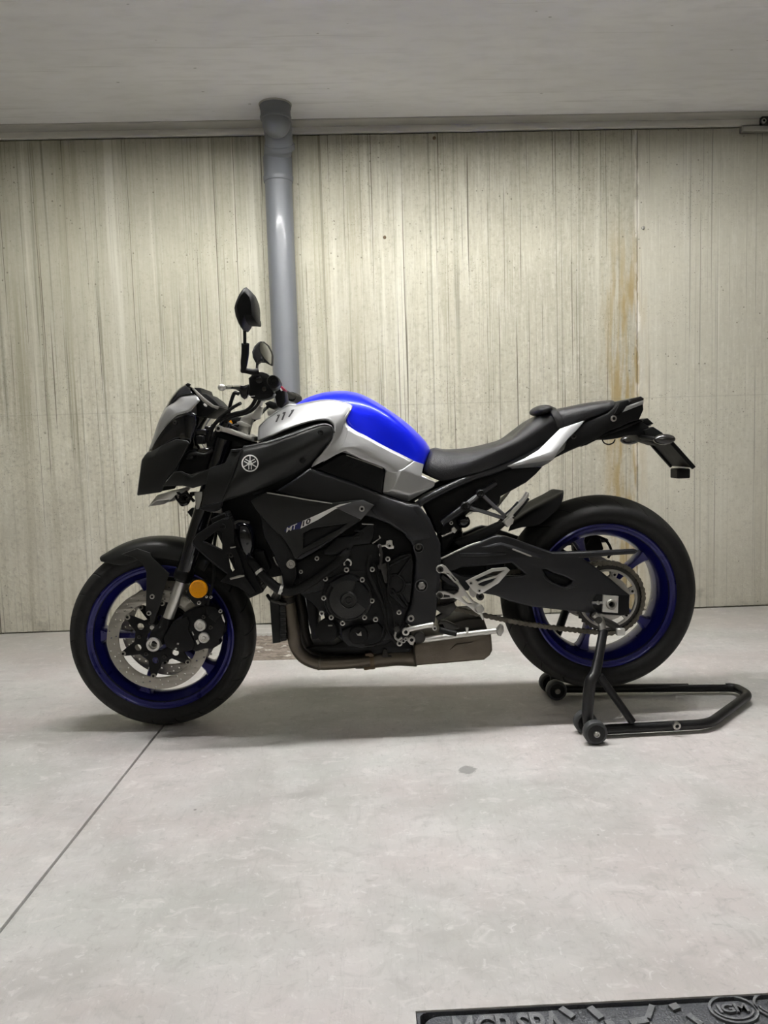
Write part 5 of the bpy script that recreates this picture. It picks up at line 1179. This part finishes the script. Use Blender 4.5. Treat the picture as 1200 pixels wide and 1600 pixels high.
# ---- tail: silver side panels, black under-tail, lamp, plate holder
tp_ = facet('tail_panel', dict(a=(792, 729, -.124), b=(818, 717, -.124), c=(841, 703, -.116), d=(858, 686, -.108), e=(875, 669.5, -.100), f=(914, 656.5, -.088), g=(906, 667, -.098), h=(887, 686, -.120), i=(874, 703, -.134), j=(865, 718, -.140), k=(858, 723, -.108), l=(846, 730, -.100), m=(800, 733, -.105), n=(862, 706, -.135)),
      ['a b n', 'b c n', 'c d n', 'd e h n', 'e f g h', 'h i n', 'i j n', 'n j a', 'a j k l m'], M_SIL, bike, .006, False, .002, 2)
lab(tp_, 'silver tail panel'); mir(tp_)
ut = plate('undertail', cv('O', [(195, 500), (285, 370), (400, 255), (560, 195), (600, 160), (640, 115), (690, 105), (795, 120), (800, 170), (770, 240), (700, 260), (640, 290), (560, 320), (480, 370), (380, 415), (290, 455)]), -.088, .176, M_BLK, bike, .008)
plate('undertail_step', cv('O', [(370, 418), (480, 360), (640, 290), (780, 235), (800, 250), (560, 340), (480, 375), (385, 420)]), -.078, .156, M_DEEP, ut, .006)
bolt(P(958.5, 654, -.090), .0095, M_STEEL, ut); bolt(P(896.5, 682, -.090), .008, M_DSTEEL, ut)
plate('tail_grip', cv('O', [(600, 200), (640, 120), (690, 108), (700, 130), (660, 180), (640, 205)]), -.094, .188, M_BLK, ut, .004)
lamp_ = plate('tail_lamp', cv('O', [(690, 125), (705, 98), (780, 82), (800, 95), (797, 112), (680, 150)]), -.088, .176, M_SMOKE, bike, .004)
plate('tail_lamp_bezel', cv('O', [(655, 190), (678, 150), (797, 108), (797, 134), (740, 156)]), -.094, .188, M_SIL, lamp_, .003)
arm_ = plate('plate_arm', cv('O', [(480, 368), (560, 330), (690, 270), (780, 250), (830, 280), (850, 330), (830, 375), (780, 380), (750, 345), (700, 345), (620, 365), (540, 375)]), -.045, .09, M_BLK, bike, .006)
tube('lamp_wire', [P(941, 687, -.04), P(944, 692, -.045), P(951, 694.5, -.045), P(958, 692, -.045), P(961, 687, -.04)], .0022, M_RUB, arm_, 8)
# number-plate holder: a tilted board across the tail, seen from its front side
na, nb = P(1025, 684, 0), P(1066, 730, 0)
dn = (nb-na).normalized(); nn_ = Vector((-dn.z, 0, dn.x))
def board(name, a, b_, y0, y1, th, mat, par, bev=.003):
    V = []
    for y in (y0, y1):
        for p_ in (a, b_, b_+nn_*th, a+nn_*th): V.append((p_.x, y, p_.z))
    o = mk(name, V, [(0, 1, 2, 3), (4, 7, 6, 5), (0, 4, 5, 1), (1, 5, 6, 2), (2, 6, 7, 3), (3, 7, 4, 0)], mat, par, True, 30, recalc=True); addbev(o, bev); return o
ph_ = board('plate_holder', na, nb, -.095, .095, .006, M_BLK, bike)
for y in (-.086, .086): board('holder_rib', na+nn_*-.006, nb+nn_*-.006, y-.006, y+.006, .007, M_BLK, ph_, .002)
plate('holder_mount', [(1005, 672), (1022, 667), (1036, 676), (1046, 690), (1030, 696), (1012, 690)], -.05, .10, M_BLK, bike, .006)
box('rear_reflector', tuple(P(1058.5, 748, -.03)), tuple(P(1079, 732, -.03)+Vector((0, .06, 0))), M_BLK, bike, .004)
box('reflector_cap', tuple(P(1062, 731.5, -.028)), tuple(P(1079, 730, -.028)+Vector((0, .05, 0))), M_BRIGHT, ph_, .0005)
lic = plate('plate_lamp', cv('O', [(775, 245), (825, 228), (865, 265), (830, 280), (800, 275)]), -.03, .06, M_BLK, bike, .004)
plate('plate_lamp_lens', cv('O', [(812, 272), (850, 266), (848, 280), (815, 288)]), -.028, .05, M_LENS, lic, .002)
for s in (-1, 1):
    if s < 0: c = P(1038, 686.5, -.150)
    else: c = P(992.5, 687.5, .150); c.x = P(1038, 686.5, -.150).x; c.z = P(1038, 686.5, -.150).z
    ind = ball('turn_signal', c, .034, .020, .0165, M_SMOKE, bike, 20); lab(ind, 'smoked oval turn signal')
    tube('signal_stalk', [c+Vector((-.015, -s*.008, .0)), Vector((c.x-.03, s*.05, c.z+.008)), Vector((c.x-.03, s*.03, c.z+.012))], .0075, M_BLK, ind, 10)
# ---- subframe, side covers, footrests
sub = plate('subframe_cover', [(660, 786), (668, 779), (742, 746), (796, 731), (848, 730), (838, 741), (823, 754), (801, 766), (783, 775.5), (781, 787), (757, 801), (735, 800), (700, 830), (684, 835), (672, 806)], -.098, .196, M_BLK, bike, .008)
rl = tube('subframe_rail', [(652, 789, -.125), (668, 779, -.125), (705, 760, -.12), (743, 744, -.118), (790, 728, -.112), (850, 700, -.095)], .0115, M_FRAME, bike, 14); mir(rl)
rl2 = tube('subframe_strut', [(690, 818, -.125), (727, 791, -.125), (750, 771, -.122), (775, 755, -.115)], [.011, .012, .009, .008], M_FRAME, bike, 14); mir(rl2)
pg = tube('pillion_hanger', [(751, 771, -.140), (772, 791, -.142), (789, 806, -.145)], .0062, M_SATIN, bike, 10); lab(pg, 'black pillion footrest hanger')
tube('hanger_arm', [(728, 791, -.140), (760, 801, -.142), (788, 810, -.145)], .0062, M_SATIN, pg, 10)
tube('hanger_arm', [(728, 791, -.140), (751, 771, -.140)], .0058, M_SATIN, pg, 10)
for x, y, r in ((750.5, 771, .0125), (727.5, 791, .0145)):
    lathe('hanger_boss', P(x, y, -.140), (0, -1, 0), [(0, -.02), (r, -.02), (r, .006), (r*.75, .009), (r*.7, .004), (r*.45, .004), (r*.4, .007), (0, .007)], M_DEEP, pg, 22)
peg = plate('pillion_footrest', cv('I', [(800, 400), (845, 330), (950, 235), (985, 175), (1003, 180), (1000, 215), (960, 270), (880, 370), (850, 410), (815, 420)]), -.155, .03, M_BRIGHT, bike, .003); lab(peg, 'folded bright pillion footrest')
plate('footrest_block', cv('I', [(765, 460), (800, 425), (830, 405), (862, 430), (850, 470), (800, 505)]), -.158, .036, M_BRIGHT, peg, .003)
plate('footrest_rubber', cv('I', [(850, 390), (1000, 230), (1005, 245), (870, 410)]), -.158, .03, M_BLK, peg, .002)
tube('hanger_link', [P(790, 803, -.150), P(800, 794, -.150), P(809, 784, -.150)], .003, M_FRAME, pg, 8)
mir(pg); mir(peg)
sh = tube('shock_absorber', [(705, 812, 0), (712, 850, 0), (716, 890, 0)], .028, M_DEEP, bike, 18)
for k in range(6):
    t = k/5; p_ = P(706+8*t, 822+50*t, 0); lathe('spring_coil', p_, (.1, 0, -1), [(.028, -.006), (.034, 0), (.028, .006)], M_GLOSS, sh, 20)
plate('shock_linkage', [(688, 806), (705, 800), (722, 802), (731, 812), (729, 822), (718, 828), (708, 846), (700, 862), (690, 872)], -.10, .14, M_DEEP, bike, .008)
ball('brake_reservoir', P(724, 815, -.105), .022, .02, .020, M_GLOSS, bike, 14)
plate('hose_union', cv('I', [(275, 510), (300, 500), (328, 530), (305, 560), (270, 545)]), -.125, .012, M_BRIGHT, bike, .002)
tube('shock_hose', [P(690, 838, -.125), P(700, 834, -.125), P(706, 831, -.125)], .0045, M_STEEL, bike, 8)
bolt(P(705, 817, -.13), .006, M_STEEL, bike); plate('wire_tag', cv('I', [(405, 400), (460, 355), (472, 362), (415, 410)]), -.13, .003, M_WHITE, bike, .0008)
# rider footrest bracket with heel guard
rs = plate('footrest_bracket', [cv('J', [(445, 150), (462, 130), (498, 121), (530, 138), (650, 285), (765, 435), (838, 470), (856, 500), (850, 535), (815, 552), (780, 530), (735, 492), (640, 428), (595, 408), (485, 416), (452, 402), (444, 372), (468, 350), (520, 349), (598, 378), (632, 352), (640, 322), (560, 215), (470, 196), (446, 175)]),
     cv('J', [(532, 192), (553, 196), (622, 258), (604, 268)]), cv('J', [(660, 398), (692, 388), (748, 452), (716, 452)]), cv('J', [(512, 376), (562, 386), (562, 400), (508, 402)])], -.192, .012, M_BRIGHT, bike, .003)
lab(rs, 'bright alloy footrest bracket')
for X, Y in ((480, 162), (475, 384)): bolt(P(600+X/5.4545, 860+Y/5.4545, -.194), .0095, M_DSTEEL, rs, h=.35)
heel = plate('heel_guard', [cv('J', [(696, 262), (760, 230), (920, 155), (1045, 143), (1075, 168), (980, 278), (845, 362), (810, 376), (760, 345)]), cv('J', [(775, 252), (930, 182), (1026, 171), (962, 213), (860, 242), (800, 266)]), cv('J', [(800, 287), (845, 266), (956, 234), (922, 268), (850, 306), (815, 300)])], -.204, .006, M_BRIGHT, rs, .0015)
for X, Y in ((740, 278), (812, 343)): bolt(P(600+X/5.4545, 860+Y/5.4545, -.205), .006, M_ALU, rs)
plate('guard_link', cv('J', [(722, 345), (735, 315), (790, 370), (768, 405), (735, 385)]), -.198, .01, M_ALU, rs, .002)
bolt(P(750, 932, -.186), .012, M_DSTEEL, rs)
fpg = tube('rider_footrest', [P(746, 950, -.185), P(748, 951, -.21), P(750, 952, -.285)], [.012, .0125, .011], M_BRIGHT, bike, 14)
tube('footrest_feeler', [P(751, 957, -.275), P(755, 968, -.275)], [.005, .003], M_BRIGHT, fpg, 8)
# gear lever, side stand
gl = tube('gear_lever', [(633, 986, -.188), (645, 982, -.192), (665, 978, -.195), (677, 976, -.195)], [.0085, .0075, .0075, .0085], M_BRIGHT, bike, 12)
bolt(P(634, 987, -.198), .0115, M_BRIGHT, gl); bolt(P(679, 981.5, -.205), .007, M_BRIGHT, gl)
tube('gear_rubber', [(687, 984, -.235), (700, 987.5, -.235), (713, 990, -.235)], .0085, M_RUB, gl, 14)
tube('gear_linkage', [(619, 985, -.19), (617, 995, -.19), (622, 1000, -.19), (628, 996, -.19)], .0035, M_ALU, gl, 8)
lathe('linkage_joint', P(620, 983, -.19), (0, -1, 0), [(0, -.01), (.009, -.01), (.009, .004), (.005, .006), (0, .005)], M_DSTEEL, gl, 14)
ss = tube('side_stand', [(650, 1000, -.168), (672, 998.5, -.168), (720, 992, -.170), (775, 985.5, -.172)], [.0105, .0095, .009, .0085], M_BRIGHT, bike, 14); lab(ss, 'bright folded side stand')
plate('stand_foot', cv('J', [(960, 690), (1000, 640), (1022, 650), (1025, 690), (1000, 735), (975, 730)]), -.185, .03, M_ALU, ss, .004)
lathe('stand_pivot', P(655, 996, -.178), (0, -1, 0), [(0, -.01), (.0185, -.01), (.0185, .004), (.015, .007), (.006, .006), (0, .008)], M_DSTEEL, ss, 24)
for X, Y, r in ((165, 770, .007), (132, 790, .009), (235, 760, .011), (185, 755, .006), (80, 755, .005)):
    bolt(P(600+X/5.4545, 860+Y/5.4545, -.186), r, M_ALU, ss)
plate('stand_switch', cv('J', [(195, 740), (240, 730), (262, 760), (250, 810), (225, 805), (200, 775)]), -.182, .015, M_ALU, ss, .002)
tube('stand_spring_pin', [P(730, 990, -.178), P(729.5, 981, -.18)], [.003, .0055], M_BRIGHT, ss, 8)
# ------------------------------------------------------------------ handlebar, controls, mirrors
Bv = lambda X, Y, y: (320+X/7.5, 590+Y/7.5, y)
bv = lambda X, Y, y: (330+X/8, 440+Y/8, y)
tc = plate('top_triple_clamp', cv('B', [(138, 580), (170, 562), (215, 565), (330, 612), (480, 670), (555, 688), (552, 745), (500, 735), (380, 690), (250, 650), (145, 618)]), -.125, .25, M_ALU, bike, .006); lab(tc, 'cast silver top fork clamp')
bolt(P(341.5, 669.5, -.126), .010, M_ALU, tc)
lathe('fork_cap', P(352, 672, -.105)+Vector((0, 0, .012)), -fd, [(0, -.01), (.019, -.01), (.019, .012), (.014, .016), (0, .016)], M_GLOSS, tc, 20)
# bar straight across with slight sweep; near end toward the viewer
bl = P(426, 596, -.395); bi = Vector((bl.x-.035, -.10, bl.z+.022)); 
bar = tube('handlebar', [Vector((bl.x+.004, -.30, bl.z)), Vector((bl.x-.018, -.18, bl.z+.006)), bi, Vector((bi.x, 0, bi.z)), Vector((bi.x, .10, bi.z)), Vector((bl.x-.018, .18, bl.z+.006)), Vector((bl.x+.004, .30, bl.z))], .0112, M_BLK, bike, 14)
for s in (-1, 1):
    g_ = tube('grip', [Vector((bl.x-.008, s*.262, bl.z)), Vector((bl.x, s*.33, bl.z)), Vector((bl.x+.002, s*.385, bl.z))], .0168, M_RUB, bar, 18)
    lathe('bar_end', Vector((bl.x+.002, s*.385, bl.z)), (0, s, 0), [(0, -.01), (.0155, -.01), (.0165, .004), (.0165, .016), (.0145, .021), (.008, .021), (.0065, .015), (0, .015)], M_BLK, g_, 24)
    riser = plate('bar_riser', cv('B', [(385, 560), (430, 460), (480, 430), (560, 410), (580, 440), (560, 500), (525, 610), (515, 670), (430, 650), (395, 620)]), -.055 if s < 0 else .02, .036, M_ALU, bike, .005)
    if s < 0:
        plate('riser_web', cv('B', [(370, 520), (420, 505), (545, 560), (535, 585), (400, 560)]), -.058, .01, M_BRIGHT, riser, .002)
    plate('bar_clamp', cv('B', [(545, 440), (600, 360), (640, 325), (668, 345), (665, 390), (635, 475), (590, 495), (550, 480)]), -.058 if s < 0 else .018, .042, M_BRIGHT, riser, .004)
tube('clamp_pinch', [Bv(640, 335, -.06), Bv(670, 275, -.06), Bv(700, 255, -.06)], .006, M_BRIGHT, bar, 10)
# near-side switch block, clutch perch and lever
sw = plate('switch_block', cv('b', [(462, 1205), (505, 1165), (560, 1135), (640, 1130), (720, 1165), (740, 1230), (745, 1320), (790, 1400), (770, 1440), (700, 1470), (600, 1480), (500, 1455), (455, 1400), (470, 1300)]), -.262, .055, M_BLK, bike, .008)
tube('switch_rim', [P(330+X/8, 440+Y/8, -.264) for X, Y in ((505, 1180), (560, 1148), (630, 1138), (700, 1160), (735, 1205))], .0022, M_DSTEEL, sw, 8)
lathe('switch_button', P(405, 594, -.266), (0, -1, 0), [(0, -.01), (.011, -.01), (.010, .005), (0, .007)], M_GLOSS, sw, 16)
lathe('horn_button', P(413, 608, -.266), (0, -1, 0), [(0, -.01), (.008, -.01), (.007, .005), (0, .006)], M_GLOSS, sw, 14)
plate('switch_label', cv('b', [(470, 1432), (545, 1425), (545, 1433), (470, 1440)]), -.264, .002, M_WHITE, sw, .0005)
plate('clutch_perch', cv('b', [(290, 1340), (330, 1290), (400, 1300), (460, 1280), (470, 1390), (440, 1450), (410, 1470), (370, 1440), (345, 1370)]), -.235, .03, M_GLOSS, bike, .005)
lv = tube('clutch_lever', [bv(440, 1340, -.215), bv(330, 1320, -.235), bv(260, 1318, -.30), bv(180, 1325, -.38)], [.008, .0075, .006, .0052], M_STEEL, bike, 12)
ball('lever_tip', P(346.5, 605.5, -.385), .0105, .0105, .0095, M_BRIGHT, lv, 14)
# cables and hoses looping to the nose
tube('clutch_cable', [Bv(395, 190, -.2), Bv(350, 180, -.19), Bv(315, 260, -.17), Bv(290, 360, -.15), Bv(275, 450, -.13), Bv(240, 540, -.11)], .0055, M_RUB, bike, 10)
tube('control_cable', [Bv(620, 200, -.23), Bv(560, 320, -.20), Bv(480, 390, -.16), Bv(360, 420, -.15), Bv(220, 470, -.14), Bv(120, 540, -.13), Bv(70, 640, -.12), Bv(40, 740, -.11)], .0058, M_RUB, bike, 10)
tube('control_cable', [Bv(680, 190, -.22), Bv(600, 340, -.16), Bv(500, 410, -.14), Bv(330, 455, -.13), Bv(240, 500, -.12), Bv(150, 600, -.11), Bv(80, 740, -.10)], .005, M_RUB, bike, 10)
tube('control_cable', [Bv(420, 300, -.2), Bv(330, 350, -.18), Bv(240, 420, -.15), Bv(150, 500, -.13), Bv(100, 580, -.12)], .005, M_RUB, bike, 10)
tube('brake_hose', [Bv(800, 300, .12), Bv(720, 360, .06), Bv(650, 430, 0), Bv(540, 520, -.03), Bv(350, 560, -.06), Bv(250, 600, -.08)], .005, M_RUB, bike, 10)
plate('cable_guide', cv('B', [(250, 560), (290, 545), (380, 585), (400, 620), (350, 625), (255, 585)]), -.09, .03, M_DEEP, bike, .003)
plate('key_fob', cv('B', [(285, 510), (305, 497), (325, 530), (310, 560), (288, 550)]), -.07, .004, M_ORANGE, bike, .001)
plate('ignition_lock', cv('B', [(230, 470), (350, 440), (420, 470), (400, 560), (330, 590), (250, 560)]), -.05, .10, M_DEEP, bike, .008)
# far-side controls: brake reservoir with red and white cap label, throttle grip
res = plate('control_box', cv('b', [(800, 1320), (850, 1300), (925, 1380), (935, 1500), (880, 1580), (820, 1560), (790, 1430)]), -.06, .10, M_BLK, bike, .006)
plate('housing_label', cv('b', [(825, 1305), (865, 1290), (932, 1355), (905, 1368), (860, 1330)]), -.063, .06, M_RED, res, .001)
plate('housing_label_stripe', cv('b', [(845, 1318), (858, 1312), (892, 1362), (872, 1368)]), -.0645, .06, M_WHITE, res, .0005)
plate('filler_bits', cv('B', [(700, 300), (760, 270), (850, 300), (870, 340), (800, 370), (740, 350)]), .05, .06, M_DEEP, bike, .006)
plate('tank_breather', cv('B', [(730, 395), (760, 370), (830, 380), (830, 420), (770, 450), (735, 440)]), -.02, .04, M_ALU, bike, .004)
# near mirror: shell seen from outside, tall stem with a thick joint
def mirror(sec, y_list, sc_list, cen, name, par, mat):
    V = []; n = len(sec)
    pts = [P(x, y, (y_list[0]+y_list[-1])/2) for x, y in sec]; c = P(cen[0], cen[1], (y_list[0]+y_list[-1])/2)
    for y, k in zip(y_list, sc_list):
        for p_ in pts: V.append((c.x+(p_.x-c.x)*k, y, c.z+(p_.z-c.z)*k))
    F = [tuple(range(n)), tuple(range(len(V)-1, len(V)-n-1, -1))]
    for i in range(len(y_list)-1):
        for j in range(n): F.append((i*n+j, (i+1)*n+j, (i+1)*n+(j+1) % n, i*n+(j+1) % n))
    return mk(name, V, F, mat, par, True, 40, recalc=True)
s1 = cv('b', [(475, 105), (520, 145), (560, 190), (580, 250), (592, 320), (600, 420), (609, 525), (600, 548), (535, 540), (470, 538), (445, 600), (425, 622), (400, 612), (370, 560), (335, 470), (318, 370), (335, 300), (370, 215), (410, 150), (440, 115)])
mn = mirror(s1, [-.430, -.422, -.405, -.36, -.31, -.285], [.62, .82, .96, 1.0, .93, .75], (388, 485), 'mirror', bike, M_BLK); lab(mn, 'tall black rear-view mirror on the near handlebar')
stem = tube('mirror_stem', [bv(418, 600, -.355), bv(420, 700, -.345), bv(420, 790, -.335)], .0046, M_BLK, mn, 10)
tube('mirror_joint', [bv(428, 775, -.335), bv(425, 900, -.325), bv(412, 1010, -.315), bv(405, 1100, -.305)], [.0105, .0105, .0098, .0075], M_BLK, mn, 14)
tube('mirror_foot', [bv(385, 1105, -.305), bv(440, 1115, -.295), bv(520, 1130, -.285), bv(590, 1120, -.28)], [.008, .0075, .0085, .0085], M_BLK, mn, 12)
gq = [P(330+X/8, 440+Y/8, -.36) for X, Y in ((562, 195), (596, 330), (606, 520))]
mk('mirror_glass', [(gq[0].x-.004, -.395, gq[0].z-.006), (gq[2].x-.004, -.395, gq[2].z+.01), (gq[2].x+.0005, -.30, gq[2].z+.01), (gq[0].x+.0005, -.30, gq[0].z-.006)], [(0, 1, 2, 3)], M_GLASS, mn)
# far mirror: its glass is turned towards the viewer
s2 = cv('b', [(612, 742), (650, 738), (700, 775), (735, 850), (746, 900), (742, 1015), (730, 1032), (660, 1000), (615, 1005), (590, 1030), (560, 1015), (535, 960), (527, 890), (550, 815), (585, 765)])
yf_ = .34
shell = plate('mirror', s2, yf_, .045, M_BLK, bike, .012, res=3, lean=lambda x, z: (x-P(408, 550, .34).x)*1.6); lab(shell, 'far black rear-view mirror showing its glass')
gl_ = plate('mirror_glass', cv('b', [(613, 765), (640, 752), (690, 792), (722, 855), (734, 900), (731, 1005), (722, 1016), (660, 955), (618, 885), (606, 830)]), yf_-.002, .004, M_GLASS, shell, .0008, lean=lambda x, z: (x-P(408, 550, .34).x)*1.6)
plate('glass_glint_stay', cv('b', [(565, 910), (600, 890), (640, 960), (655, 1000), (610, 1005), (585, 1025), (560, 1000)]), yf_-.004, .01, M_GLOSS, shell, .003)
tube('mirror_stem', [bv(580, 1010, .345), bv(574, 1060, .34), bv(574, 1110, .33), bv(590, 1180, .29)], [.006, .0048, .0055, .007], M_BLK, shell, 10)
